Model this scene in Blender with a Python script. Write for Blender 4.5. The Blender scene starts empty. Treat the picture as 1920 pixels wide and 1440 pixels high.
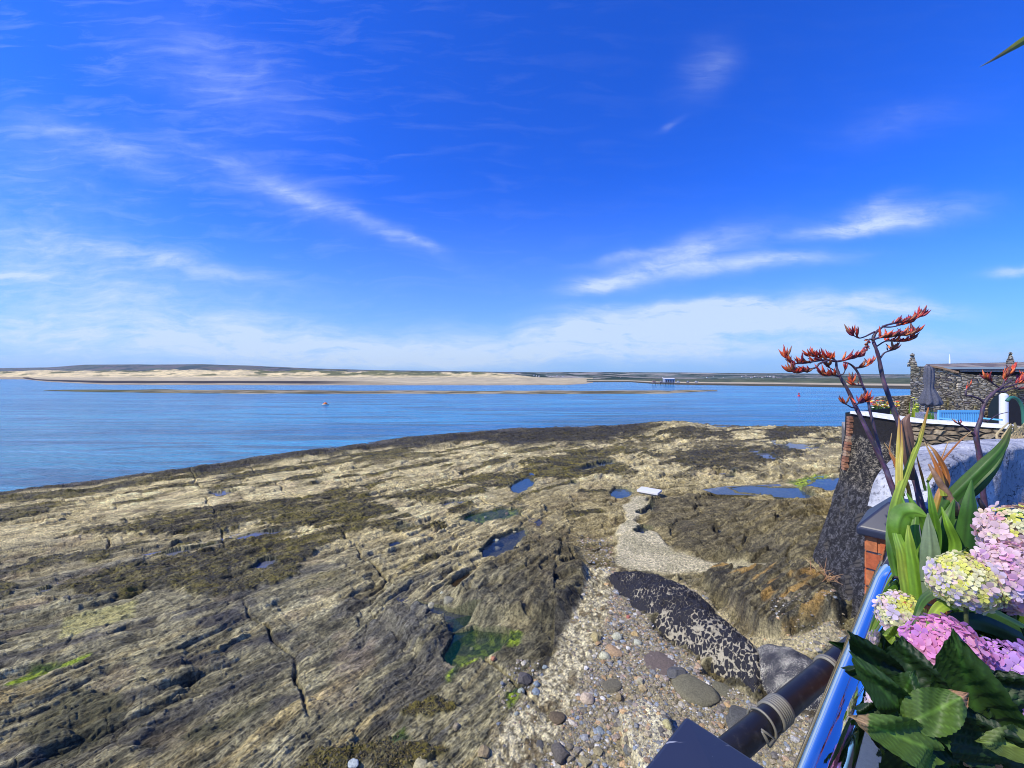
import bpy, bmesh, math, random
import numpy as np
from mathutils import Vector, Matrix, noise as mnoise
random.seed(7); rng = np.random.default_rng(11)
R = math.radians
S = bpy.context.scene
COL = S.collection
# ---------------------------------------------------------------- camera
F = 740.0; CZ = 6.0; HY = 704.0
cd = bpy.data.cameras.new('camera'); cam = bpy.data.objects.new('camera', cd); COL.objects.link(cam)
cam.location = (0, 0, CZ); cam.rotation_euler = (R(90), 0, 0)
cd.sensor_width = 36; cd.lens = 36*F/1920; cd.shift_y = -16/1920; cd.clip_start = .05; cd.clip_end = 60000
S.camera = cam
S.view_settings.view_transform = 'Standard'; S.view_settings.look = 'None'
S.view_settings.exposure = 0.0; S.view_settings.gamma = 1
S.cycles.max_bounces = 6; S.cycles.diffuse_bounces = 3; S.cycles.glossy_bounces = 3
S.cycles.transparent_max_bounces = 8; S.cycles.transmission_bounces = 5; S.cycles.volume_bounces = 0
S.cycles.use_denoising = True; S.cycles.pixel_filter_type = 'BLACKMAN_HARRIS'; S.cycles.filter_width = 1.0
# ---------------------------------------------------------------- sun + sky
SUN_EL, SUN_AZ = 47, -110            # azimuth measured clockwise from +Y (the view)
sd = Vector((math.sin(R(SUN_AZ))*math.cos(R(SUN_EL)), math.cos(R(SUN_AZ))*math.cos(R(SUN_EL)), math.sin(R(SUN_EL))))
sl = bpy.data.lights.new('sun', 'SUN'); sl.energy = 4.6; sl.angle = R(.53); sl.color = (1, .93, .76)
so = bpy.data.objects.new('sun', sl); so.rotation_euler = sd.to_track_quat('Z', 'Y').to_euler(); COL.objects.link(so)
so.location = (0, 0, 50)

class NT:
    """small node-tree helper"""
    def __init__(s, nt): s.nt = nt; s.n = nt.nodes; s.l = nt.links
    def node(s, t, **k):
        n = s.n.new(t)
        for a, b in k.items(): setattr(n, a, b)
        return n
    def put(s, sock, v):
        if isinstance(v, bpy.types.NodeSocket): s.l.new(v, sock)
        elif v is not None:
            if hasattr(sock.default_value, '__len__') and not hasattr(v, '__len__'): v = [v]*len(sock.default_value)
            if hasattr(v, '__len__') and len(sock.default_value) == 4 and len(v) == 3: v = (*v, 1)
            sock.default_value = v
    def m(s, op, a, b=None, c=None, clamp=False):
        n = s.node('ShaderNodeMath', operation=op, use_clamp=clamp)
        for i, v in enumerate((a, b, c)):
            if v is not None: s.put(n.inputs[i], v)
        return n.outputs[0]
    def v(s, op, a, b=None, c=None, out=0):
        n = s.node('ShaderNodeVectorMath', operation=op)
        for i, x in enumerate((a, b, c)):
            if x is not None: s.put(n.inputs[i], x)
        return n.outputs[out]
    def xyz(s, a, b, c=0):
        n = s.node('ShaderNodeCombineXYZ')
        for i, v in enumerate((a, b, c)): s.put(n.inputs[i], v)
        return n.outputs[0]
    def sep(s, v):
        n = s.node('ShaderNodeSeparateXYZ'); s.put(n.inputs[0], v); return n.outputs
    def mix(s, f, a, b, mode='MIX'):
        n = s.node('ShaderNodeMix', data_type='RGBA', blend_type=mode); n.clamp_factor = True
        s.put(n.inputs[0], f); s.put(n.inputs[6], a); s.put(n.inputs[7], b); return n.outputs[2]
    def ramp(s, f, stops, interp='LINEAR'):
        n = s.node('ShaderNodeValToRGB'); e = n.color_ramp; e.interpolation = interp
        while len(e.elements) < len(stops): e.elements.new(.5)
        for el, (p, c) in zip(e.elements, stops):
            el.position = p; el.color = (*c, 1) if hasattr(c, '__len__') else (c, c, c, 1)
        s.put(n.inputs[0], f); return n.outputs[0]
    def noise(s, vec, scale=5, detail=4, rough=.55, dist=0, w=None, out=0):
        n = s.node('ShaderNodeTexNoise'); s.put(n.inputs['Vector'], vec)
        n.inputs['Scale'].default_value = scale; n.inputs['Detail'].default_value = detail
        n.inputs['Roughness'].default_value = rough; n.inputs['Distortion'].default_value = dist
        return n.outputs[out]
    def vor(s, vec, scale=5, feature='F1', out='Distance', rnd=1):
        n = s.node('ShaderNodeTexVoronoi', feature=feature); s.put(n.inputs['Vector'], vec)
        n.inputs['Scale'].default_value = scale; n.inputs['Randomness'].default_value = rnd
        return n.outputs[out]
    def smooth(s, x, a, b):
        n = s.node('ShaderNodeMapRange', interpolation_type='SMOOTHSTEP'); s.put(n.inputs[0], x)
        n.inputs[1].default_value = a; n.inputs[2].default_value = b; return n.outputs[0]
    def mapping(s, vec, rot=(0,0,0), sc=(1,1,1), loc=(0,0,0)):
        n = s.node('ShaderNodeMapping'); s.put(n.inputs[0], vec)
        n.inputs[1].default_value = loc; n.inputs[2].default_value = rot; n.inputs[3].default_value = sc; return n.outputs[0]

world = bpy.data.worlds.new('World'); S.world = world; world.use_nodes = True
w = NT(world.node_tree); w.n.clear()
sky = w.node('ShaderNodeTexSky', sky_type='NISHITA'); sky.sun_disc = False
sky.sun_elevation = R(SUN_EL); sky.sun_rotation = R(SUN_AZ); sky.altitude = 0; sky.air_density = 1.0; sky.dust_density = .35; sky.ozone_density = 3.0
hs = w.node('ShaderNodeHueSaturation'); hs.inputs['Saturation'].default_value = 1.28; hs.inputs['Value'].default_value = 1.0
w.l.new(sky.outputs[0], hs.inputs['Color'])
gc = w.node('ShaderNodeTexCoord').outputs['Generated']
dx, dy, dz = w.sep(gc)
ady = w.m('MAXIMUM', w.m('ABSOLUTE', dy), .02)
sx = w.m('DIVIDE', dx, ady); tz = w.m('DIVIDE', dz, ady)
SKYMUL = (.50, 1.10, 2.75)
base = w.mix(1, hs.outputs[0], SKYMUL, 'MULTIPLY')
# brighter, paler blue towards the horizon
hz = w.m('POWER', w.m('SUBTRACT', 1, w.m('MINIMUM', w.m('ABSOLUTE', w.m('MULTIPLY', tz, 1.9)), 1)), 2.0)
base = w.mix(w.m('MULTIPLY', hz, .8), base, (3.6, 6.2, 10.2))
# cirrus: warped coordinates, oriented soft patches filled with fine streaks
st = w.xyz(sx, tz, 0)
wa = w.noise(st, 2.2, 3, .6, out=1)
wp = w.v('ADD', st, w.v('MULTIPLY', w.v('SUBTRACT', wa, (.5, .5, .5)), (.22, .10, 0)))
wb = w.noise(wp, 9, 4, .6, out=1)
wq = w.v('ADD', wp, w.v('MULTIPLY', w.v('SUBTRACT', wb, (.5, .5, .5)), (.035, .016, 0)))
clouds = [  # centre px, half sizes px, tilt deg (image, clockwise positive), density
 (400, 140, 150, 70, 30, .26), (190, 280, 150, 28, 18, .34), (480, 335, 200, 34, 24, .19), (700, 425, 130, 13, 24, .27), (770, 455, 45, 8, 12, .6),
 (560, 370, 120, 14, 22, .34), (60, 330, 200, 90, 10, .16),
 (120, 610, 460, 80, 5, .66), (120, 520, 300, 50, 8, .28), (330, 490, 220, 18, 10, .45), (20, 503, 60, 7, 2, .8), (500, 640, 400, 40, 3, .7), (820, 665, 380, 26, 0, .7), (60, 450, 260, 50, 12, .3),
 (1120, 525, 60, 15, -14, 1.1), (1220, 495, 90, 22, -16, .6), (1330, 470, 90, 26, -20, .6), (1420, 492, 130, 15, -4, .80), (1180, 478, 90, 8, -10, .35),
 (1120, 615, 180, 26, -4, 1.15), (1290, 605, 190, 34, -5, 1.2), (1440, 592, 190, 26, -2, 1.15), (1560, 618, 110, 16, 3, .8), (1250, 655, 420, 26, 0, .8), (1240, 570, 160, 10, -3, .8), (1390, 563, 90, 10, 3, .8),
 (1600, 428, 110, 13, -8, .85), (1690, 405, 130, 22, -6, .55), (1640, 385, 60, 20, -20, .35), (1690, 572, 120, 14, 2, .85), (1620, 560, 60, 12, -12, .6), (1900, 500, 55, 9, -4, .8), (1800, 655, 300, 36, 0, .45),
 (1310, 130, 60, 34, -50, .20), (1240, 232, 24, 6, -20, .15), (1700, 230, 120, 30, -10, .10)]
dens = None
for cx, cy, a, b, rot, k in clouds:
    c = math.cos(R(rot)); s_ = math.sin(R(rot)); u0 = (cx-960)/F; v0 = (HY-cy)/F
    q = w.v('SUBTRACT', wq, (u0, v0, 0))
    uu = w.v('DOT_PRODUCT', q, (c/(a/F), -s_/(a/F), 0), out=1); vv = w.v('DOT_PRODUCT', q, (s_/(b/F), c/(b/F), 0), out=1)
    r2 = w.m('ADD', w.m('MULTIPLY', uu, uu), w.m('MULTIPLY', vv, vv))
    g = w.m('MULTIPLY', w.m('EXPONENT', w.m('MULTIPLY', r2, -1.1)), k)
    dens = g if dens is None else w.m('ADD', dens, g)
s1 = w.noise(w.mapping(wp, (0, 0, R(14)), (1.6, 9, 1)), 3.2, 6, .62, .6)
s2 = w.noise(w.mapping(wq, (0, 0, R(-4)), (3, 11, 1)), 4.5, 6, .68, .3)
streak = w.m('ADD', w.m('MULTIPLY', s1, 1.0), w.m('MULTIPLY', s2, .9))
s3 = w.noise(wp, 7, 5, .6)
streak = w.m('MAXIMUM', w.m('MULTIPLY', w.m('SUBTRACT', w.m('ADD', w.m('MULTIPLY', streak, .75), w.m('MULTIPLY', s3, .5)), .60), 2.3), 0)
cl = w.m('MULTIPLY', dens, streak)
thin = w.m('MULTIPLY', w.m('MAXIMUM', w.m('SUBTRACT', s1, .50), 0), w.m('ADD', .05, w.m('MULTIPLY', w.smooth(sx, .6, -1.3), .7)))
cl = w.m('ADD', cl, thin)
cl = w.m('MINIMUM', w.m('MULTIPLY', cl, .80), .80)
cl = w.m('MULTIPLY', cl, w.smooth(tz, -.01, .03))
final = w.mix(cl, base, (7.4, 8.8, 10.4))
bg = w.node('ShaderNodeBackground'); bg.inputs[1].default_value = .095
w.l.new(final, bg.inputs[0]); wo = w.node('ShaderNodeOutputWorld'); w.l.new(bg.outputs[0], wo.inputs[0])

# ---------------------------------------------------------------- helpers
def PX(px, py, d): return Vector(((px-960)/F*d, d, CZ-(py-HY)/F*d))
def tag(o, label=None, cat=None, group=None, kind=None):
    if label: o['label'] = label
    if cat: o['category'] = cat
    if group: o['group'] = group
    if kind: o['kind'] = kind
    return o
def empty(name, loc=(0,0,0)):
    o = bpy.data.objects.new(name, None); o.location = loc; o.empty_display_size = .1; COL.objects.link(o); return o
def link(name, me, m=None, parent=None, smooth=False):
    o = bpy.data.objects.new(name, me); COL.objects.link(o)
    if m is not None: me.materials.append(m)
    if parent is not None:
        o.parent = parent; o.matrix_parent_inverse = Matrix.Translation(parent.location).inverted()
    if smooth: me.polygons.foreach_set('use_smooth', [True]*len(me.polygons))
    return o
class MB:
    """collects geometry in world space; build() links ONE mesh object"""
    def __init__(s): s.v = []; s.f = []; s.c = []; s.col = (1, 1, 1)
    def add(s, vs, fs, col=None):
        n = len(s.v); s.v += [tuple(v) for v in vs]; s.f += [tuple(n+i for i in f) for f in fs]
        c = col or s.col
        s.c += (c if isinstance(c, list) else [tuple(c)]*len(vs))
    def hexa(s, b, t, col=None):
        s.add(list(b)+list(t), [(3,2,1,0),(4,5,6,7),(0,1,5,4),(1,2,6,5),(2,3,7,6),(3,0,4,7)], col)
    def box(s, c, dx, dy, dz, ax=(1,0,0), ay=(0,1,0), az=(0,0,1), col=None):
        c = Vector(c); X = Vector(ax)*dx/2; Y = Vector(ay)*dy/2; Z = Vector(az)*dz/2
        s.hexa([c-X-Y-Z, c+X-Y-Z, c+X+Y-Z, c-X+Y-Z], [c-X-Y+Z, c+X-Y+Z, c+X+Y+Z, c-X+Y+Z], col)
    def tube(s, pts, rad, n=10, col=None, cap=True):
        pts = [Vector(p) for p in pts]
        if not hasattr(rad, '__len__'): rad = [rad]*len(pts)
        vs = []; prev = None
        for i, p in enumerate(pts):
            t = (pts[min(i+1, len(pts)-1)]-pts[max(i-1, 0)]).normalized()
            a = Vector((0,0,1)) if abs(t.z) < .9 else Vector((1,0,0))
            if prev is not None: a = prev
            x = t.cross(a).normalized(); y = x.cross(t).normalized(); prev = y
            for k in range(n):
                an = 2*math.pi*k/n; vs.append(p+(x*math.cos(an)+y*math.sin(an))*rad[i])
        fs = [(i*n+k, i*n+(k+1) % n, (i+1)*n+(k+1) % n, (i+1)*n+k) for i in range(len(pts)-1) for k in range(n)]
        if cap: fs += [tuple(reversed(range(n))), tuple(range((len(pts)-1)*n, len(pts)*n))]
        s.add(vs, fs, col)
    def build(s, name, mt=None, parent=None, smooth=False):
        me = bpy.data.meshes.new(name); me.from_pydata(s.v, [], s.f); me.update()
        a = me.color_attributes.new('col', 'FLOAT_COLOR', 'POINT')
        a.data.foreach_set('color', np.array([(*c, 1) for c in s.c], dtype=np.float32).ravel())
        return link(name, me, mt, parent, smooth)
def spline(pts, n):
    """Catmull-Rom through 3d (or nd) points"""
    P = [np.array(p, float) for p in pts]; P = [2*P[0]-P[1]]+P+[2*P[-1]-P[-2]]; out = []
    m = len(P)-3
    for i in range(n):
        t = i/(n-1)*m; k = min(int(t), m-1); t -= k; a, b, c, d = P[k:k+4]
        out.append(.5*((2*b)+(-a+c)*t+(2*a-5*b+4*c-d)*t*t+(-a+3*b-3*c+d)*t**3))
    return out
def mat(name, base=(.5,.5,.5), rough=.7, metal=0, spec=.5, attr=False, fn=None, trans=0, coat=0):
    m = bpy.data.materials.new(name); m.use_nodes = True; t = NT(m.node_tree); b = m.node_tree.nodes['Principled BSDF']
    b.inputs['Roughness'].default_value = rough; b.inputs['Metallic'].default_value = metal
    b.inputs['Specular IOR Level'].default_value = spec; b.inputs['Base Color'].default_value = (*base, 1)
    b.inputs['Transmission Weight'].default_value = trans; b.inputs['Coat Weight'].default_value = coat
    pos = t.node('ShaderNodeNewGeometry').outputs['Position']
    col = None
    if attr:
        a = t.node('ShaderNodeVertexColor'); a.layer_name = 'col'; col = a.outputs[0]; t.l.new(col, b.inputs['Base Color'])
    if fn: fn(t, b, pos, col)
    return m
def bump(t, b, h, strength=.5, dist=.02):
    n = t.node('ShaderNodeBump'); n.inputs['Strength'].default_value = strength; n.inputs['Distance'].default_value = dist
    t.put(n.inputs['Height'], h); t.l.new(n.outputs[0], b.inputs['Normal'])

# numpy noise
def h2(ix, iy, seed=0):
    n = (ix.astype(np.int64)*374761393+iy.astype(np.int64)*668265263+seed*982451653) & 0x7fffffff
    n = ((n ^ (n >> 13))*1274126177) & 0x7fffffff
    n = ((n ^ (n >> 16))*69069+1) & 0x7fffffff
    return (n ^ (n >> 11)).astype(np.float64) % 65536/65536.
def vn(x, y, seed=0):
    ix = np.floor(x); iy = np.floor(y); fx = x-ix; fy = y-iy
    fx = fx*fx*fx*(fx*(fx*6-15)+10); fy = fy*fy*fy*(fy*(fy*6-15)+10)
    a = h2(ix, iy, seed); b = h2(ix+1, iy, seed); c = h2(ix, iy+1, seed); d = h2(ix+1, iy+1, seed)
    return (a*(1-fx)+b*fx)*(1-fy)+(c*(1-fx)+d*fx)*fy
def fbm(x, y, o=4, seed=0, g=.5):
    r = 0; a = 1; t = 0
    for i in range(o):
        r = r+a*vn(x*2**i+i*17.3, y*2**i-i*9.1, seed+i); t += a; a *= g
    return r/t
def sst(x, a, b):
    t = np.clip((x-a)/(b-a), 0, 1); return t*t*(3-2*t)
def cells(x, y, seed):
    """cellular blocks: F1, F2-F1, id hash, offset to the cell centre"""
    ix = np.floor(x); iy = np.floor(y); b1 = np.full(x.shape, 9.); b2 = np.full(x.shape, 9.); hid = np.zeros(x.shape); ox = np.zeros(x.shape); oy = np.zeros(x.shape)
    for i in (-1, 0, 1):
        for j in (-1, 0, 1):
            cx = ix+i; cy = iy+j; dx = cx+h2(cx, cy, seed)-x; dy = cy+h2(cx, cy, seed+1)-y; d = dx*dx+dy*dy
            c = d < b1; b2 = np.where(c, b1, np.minimum(b2, d)); b1 = np.where(c, d, b1); hid = np.where(c, h2(cx, cy, seed+2), hid); ox = np.where(c, dx, ox); oy = np.where(c, dy, oy)
    return np.sqrt(b1), np.sqrt(b2)-np.sqrt(b1), hid, ox, oy
def polysd(px, py, poly, ys=2.2):
    """signed distance (px, y stretched) inside positive"""
    d2 = np.full(px.shape, 1e12); ins = np.zeros(px.shape, bool); n = len(poly)
    for i in range(n):
        x0, y0 = poly[i]; x1, y1 = poly[(i+1) % n]
        ex, ey = x1-x0, (y1-y0)*ys; wx, wy = px-x0, (py-y0)*ys
        t = np.clip((wx*ex+wy*ey)/(ex*ex+ey*ey+1e-9), 0, 1)
        d2 = np.minimum(d2, (wx-t*ex)**2+(wy-t*ey)**2)
        if y0 != y1:
            c = ((y0 <= py) != (y1 <= py)) & (px < (x1-x0)*(py-y0)/(y1-y0)+x0); ins ^= c
    d = np.sqrt(d2); return np.where(ins, d, -d)
def polys(px, py, L, ys=2.2, pad=60):
    out = np.full(px.shape, -1e3)
    for p in L:
        xs = [q[0] for q in p]; yy = [q[1] for q in p]
        m = (px > min(xs)-pad) & (px < max(xs)+pad) & (py > min(yy)-pad/ys) & (py < max(yy)+pad/ys)
        if m.any(): out[m] = np.maximum(out[m], polysd(px[m], py[m], p, ys))
    return out
# ================================================================ SETTING
WATER = -1.0
def strip(name, rows, mt, cols=None, kind='structure'):
    """grid mesh from rows of equal length lists of points"""
    nr = len(rows); nc = len(rows[0]); V = np.array(rows, dtype=np.float32).reshape(-1, 3)
    i = np.arange(nr-1)[:, None]*nc+np.arange(nc-1)[None, :]
    Fq = np.stack([i, i+1, i+nc+1, i+nc], -1).reshape(-1, 4).astype(np.int32)
    return gridmesh(name, V, Fq, mt, cols, kind)
def gridmesh(name, V, Fq, mt, cols=None, kind='structure', extra=None):
    me = bpy.data.meshes.new(name)
    me.vertices.add(len(V)); me.vertices.foreach_set('co', V.astype(np.float32).ravel())
    me.loops.add(Fq.size); me.loops.foreach_set('vertex_index', Fq.ravel())
    me.polygons.add(len(Fq)); me.polygons.foreach_set('loop_start', np.arange(0, Fq.size, 4, dtype=np.int32))
    me.polygons.foreach_set('use_smooth', np.ones(len(Fq), bool))
    me.update(calc_edges=True)
    if cols is not None:
        a = me.color_attributes.new('col', 'FLOAT_COLOR', 'POINT'); a.data.foreach_set('color', cols.astype(np.float32).ravel())
    for k, arr in (extra or {}).items():
        a = me.attributes.new(k, 'FLOAT', 'POINT'); a.data.foreach_set('value', arr.astype(np.float32).ravel())
    o = link(name, me, mt); 
    if kind: o['kind'] = kind
    return o
# ---- sea
def seafn(t, b, pos, col):
    dist = t.v('LENGTH', pos, out=1)
    # broad streaks of current and ruffled water lying across the estuary
    n1 = t.noise(t.mapping(pos, (0, 0, R(8)), (.012, .09, 1)), 1, 5, .6, .6)
    n2 = t.noise(t.mapping(pos, (0, 0, R(-5)), (.05, .45, 1)), 1, 4, .6, .4)
    x = t.sep(pos)[0]
    left = t.smooth(t.m('DIVIDE', x, t.m('MAXIMUM', t.sep(pos)[1], 1)), -.1, -1.5)
    c = t.mix(t.smooth(n1, .38, .62), (.004, .17, .40), (.02, .33, .58))
    c = t.mix(left, c, t.mix(t.smooth(n1, .35, .65), (.03, .20, .28), (.06, .32, .42)))
    c = t.mix(t.m('MULTIPLY', t.smooth(n2, .56, .72), .5), c, (.20, .44, .72))
    n3 = t.noise(t.mapping(pos, (0, 0, R(4)), (.045, .33, 1)), 1, 5, .65, .8)
    c = t.mix(t.m('MULTIPLY', t.smooth(n3, .48, .60), .85), c, (.02, .12, .22))
    t.l.new(c, b.inputs['Base Color'])
    w1 = t.noise(t.mapping(pos, (0, 0, R(12)), (1.1, 2.6, 1)), 1, 5, .65)
    w2 = t.noise(t.mapping(pos, (0, 0, R(-20)), (.25, .7, 1)), 1, 3, .6)
    bump(t, b, t.m('ADD', t.m('MULTIPLY', w1, .6), t.m('MULTIPLY', w2, 1.6)), .9, .8)
sea_m = mat('sea_water', (.05,.2,.5), .17, spec=.28, fn=seafn)
ys_ = [3, 8, 15, 25, 40, 70, 120, 200, 400, 900, 2000, 5000, 12000, 40000]
rows = [[(x*y*1.0+0, y, WATER) for x in np.linspace(-4, 4, 40)] for y in ys_]
strip('sea', rows, sea_m)

# ---- foreshore
SH = [(-420,985),(-150,950),(0,930),(130,915),(250,897),(370,882),(500,860),(640,842),(760,825),(880,815),(960,808),(1050,803),(1150,802),(1230,797),(1300,797),(1400,800),(1500,803),(1560,803),(1900,806),(2300,812)]
def ysh(px): return np.interp(px, [p[0] for p in SH], [p[1] for p in SH])
ROCK_R = [(1205,945),(1240,935),(1330,928),(1480,938),(1535,940),(1560,1000),(1530,1045),(1400,1058),(1330,1050),(1265,1035),(1250,1005),(1200,990)]
ROCK_R2 = [(1310,1090),(1340,1072),(1420,1060),(1500,1070),(1570,1110),(1575,1150),(1500,1170),(1470,1195),(1420,1192),(1370,1150),(1330,1115)]
RIDGE_L = [(850,1110),(930,1050),(1000,1025),(1090,1030),(1112,1095),(1060,1160),(980,1170),(890,1165),(860,1140)]
RIDGE_B = [(775,1130),(840,1160),(835,1215),(800,1250),(740,1200),(700,1150)]
PAD = [(1155,1008),(1190,996),(1235,998),(1252,1015),(1257,1036),(1290,1046),(1340,1056),(1400,1058),(1470,1062),(1500,1060),(1490,1075),(1380,1082),(1290,1078),(1250,1078),(1180,1076),(1155,1062),(1150,1030)]
PATH = [(1183,935),(1215,932),(1213,950),(1208,962),(1196,976),(1200,997),(1155,1006),(1166,975),(1172,950)]
STRIP = [(1108,1060),(1158,1070),(1155,1095),(1142,1140),(1122,1190),(1105,1240),(1085,1310),(1050,1380),(1012,1440),(990,1620),(800,1620),(870,1480),(940,1370),(985,1300),(1022,1240),(1055,1190),(1085,1130)]
GRAVEL = [(1150,1092),(1230,1165),(1330,1260),(1430,1310),(1700,1400),(1700,1700),(940,1700),(1000,1440),(1045,1310),(1070,1240),(1095,1190),(1115,1140)]
SAND2 = [(1235,1085),(1300,1100),(1330,1120),(1400,1190),(1470,1195),(1560,1155),(1600,1190),(1520,1230),(1430,1225),(1330,1150)]
CREAM = [(1155,1345),(1205,1325),(1262,1362),(1275,1440),(1290,1500),(1210,1500),(1170,1400)]
WEED = [
 [(125,995),(210,984),(300,966),(420,946),(520,936),(640,937),(740,946),(740,962),(640,988),(600,996),(560,985),(480,985),(420,998),(320,1001),(200,1004)],
 [(90,1100),(170,1070),(250,1052),(330,1036),(420,1022),(520,1010),(600,995),(660,978),(640,1005),(600,1030),(560,1060),(545,1078),(480,1100),(410,1120),(350,1110),(300,1102),(240,1118),(150,1118)],
 [(320,1022),(330,1010),(400,1010),(365,1026)], [(25,1070),(60,1050),(118,1038),(112,1054),(45,1070)], [(150,1050),(180,1040),(238,1024),(200,1048)],
 [(-50,972),(0,955),(60,945),(140,940),(140,950),(60,968),(0,980)], [(-60,1110),(0,1090),(40,1095),(20,1115)],
 [(220,946),(250,934),(305,928),(262,942)], [(538,894),(560,890),(602,891),(590,902),(545,901)], [(600,922),(680,905),(728,898),(705,912),(620,926)],
 [(738,928),(770,915),(820,914),(862,926),(830,937),(750,938)], [(800,912),(880,892),(985,884),(970,895),(880,905),(820,918)],
 [(835,952),(860,944),(905,938),(890,955),(842,965)], [(700,987),(740,975),(800,980),(835,985),(760,997),(700,997)], [(560,1010),(620,990),(690,965),(720,960),(700,975),(640,1000)],
 [(975,868),(1060,852),(1140,850),(1155,872),(1070,900),(985,893)], [(1045,848),(1120,838),(1250,845),(1245,852),(1085,858)],
 [(1265,845),(1330,835),(1480,833),(1520,850),(1420,872),(1300,880),(1240,872)], [(1150,818),(1190,811),(1245,827),(1185,827)], [(1300,813),(1372,814),(1362,826),(1300,824)],
 [(1440,812),(1490,808),(1570,806),(1575,812),(1500,818),(1460,820)], [(1260,862),(1400,875),(1430,890),(1330,882)],
 [(1080,880),(1170,872),(1190,885),(1100,895)], [(860,905),(900,900),(930,903),(880,912)], [(385,870+45),(420,908),(480,905),(470,912),(400,920)],
 [(850,925),(905,915),(900,925),(860,934)], [(590,1405),(700,1392),(760,1372),(740,1405),(620,1470),(520,1470)], [(760,1330),(820,1310),(850,1325),(800,1345)],
 [(690,1410),(760,1395),(850,1400),(800,1430),(700,1450)]]
MOSS = [[(20,1400),(80,1335),(130,1292),(230,1300),(262,1330),(200,1382),(120,1420)], [(560,1290),(620,1262),(690,1250),(660,1275),(590,1310)],
 [(300,1380),(420,1330),(520,1300),(500,1330),(380,1390)], [(1150,1180),(1200,1170),(1180,1200)]]
DARKS = [  # dark wet rock
 [(260,1250),(330,1225),(430,1222),(450,1240),(380,1262),(280,1275)], [(380,1215),(470,1190),(560,1180),(520,1210),(420,1235)], [(500,1310),(580,1275),(680,1255),(670,1275),(560,1320),(490,1350)],
 [(380,1170),(430,1150),(480,1152),(430,1175)], [(230,1400),(330,1370),(330,1395),(250,1430)]]
def L(*p): return list(p)
POOLS = [  # polygon, tint: 0 open water over dark rock, 1 green, 2 shallow pale
 ([(955,912),(972,898),(990,894),(1003,902),(990,915),(975,924),(960,922)], 4),
 ([(850,972),(875,960),(910,954),(955,951),(977,951),(972,966),(940,976),(895,982)], 1),
 ([(895,1036),(905,1022),(925,1005),(958,990),(985,984),(993,992),(975,1012),(965,1036),(935,1048),(905,1046)], 0),
 ([(768,1125),(785,1118),(815,1128),(850,1142),(905,1150),(885,1162),(855,1180),(838,1190),(836,1162),(800,1156),(778,1145)], 0),
 ([(838,1195),(850,1180),(885,1172),(955,1180),(952,1200),(935,1222),(885,1238),(858,1250),(835,1245),(826,1228)], 1),
 ([(1142,925),(1152,912),(1178,914),(1190,924),(1172,933),(1150,933)], 4),
 ([(1362,920),(1390,916),(1440,914),(1495,912),(1530,925),(1540,933),(1505,937),(1465,930),(1420,927),(1380,926)], 4),
 ([(1508,910),(1535,899),(1575,896),(1580,920),(1550,919),(1525,915)], 4),
 ([(1118,866),(1150,862),(1156,871),(1128,873)], 0), ([(1085,876),(1110,871),(1128,875),(1098,882)], 0), ([(1355,889),(1378,886),(1388,892),(1362,894)], 0),
 ([(1195,962),(1222,950),(1228,958),(1205,968)], 0), ([(1192,998),(1206,985),(1218,992),(1205,1000)], 0),
 ([(1430,831),(1470,829),(1545,837),(1540,842),(1480,839)], 2), ([(1410,846),(1440,848),(1462,860),(1435,864)], 2),
 ([(440,1008),(480,996),(530,990),(566,985),(545,997),(480,1012)], 2), ([(462,1064),(485,1050),(515,1044),(522,1050),(498,1066)], 2),
 ([(60,1102),(100,1094),(115,1098),(80,1110)], 2), ([(250,1044),(330,1030),(400,1020),(325,1040)], 2), ([(390,922),(420,918),(440,921),(410,928)], 2),
 ([(730,982),(755,978),(768,984),(745,990)], 0), ([(725,1016),(745,1010),(752,1016),(735,1022)], 0), ([(800,942),(840,936),(880,938),(830,947)], 2),
 ([(1060,900),(1085,896),(1078,906)], 0), ([(830,1096),(880,1070),(905,1075),(860,1100)], 3)]
GREEN = [[(820,1262),(850,1240),(910,1228),(905,1240),(870,1255),(850,1285),(825,1290)], [(950,1180),(985,1185),(975,1205),(945,1215)],
 [(5,1288),(60,1248),(120,1238),(172,1226),(150,1246),(85,1262),(20,1292)], [(1150,1440),(1160,1440),(1155,1450)],
 [(1480,905),(1530,892),(1560,890),(1540,900),(1500,914)], [(720,1380),(760,1360),(770,1385),(735,1405)], [(950,1300),(975,1285),(970,1310),(955,1330)]]
YELLOW = [[(395,1218),(430,1205),(440,1212),(405,1228)], [(110,1150),(260,1120),(250,1150),(110,1200)]]

NX, NY = 1560, 1120
gx = np.linspace(-330, 1900, NX)
q_ = np.concatenate([np.linspace(786, 830, 130, endpoint=False), np.linspace(830, 1000, 330, endpoint=False), np.linspace(1000, 1470, 590, endpoint=False), np.linspace(1470, 1900, NY-1050)])
PXg, PYg = np.meshgrid(gx, q_)
s = PYg-ysh(PXg)
zm = -1.04+1.0*(1-np.exp(-np.maximum(s, 0)/62))*1.03
zm = np.where(s < 0, -1.04+s*.05, zm)
# the shore climbs towards the sea wall at right
zm = zm+1.0*sst(PXg, 1330, 1560)*sst(PYg, 850, 1000)*(1-.55*sst(PYg, 1180, 1320))
D = (CZ-zm)*F/(PYg-HY); X = (PXg-960)/F*D; Y = D
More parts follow.
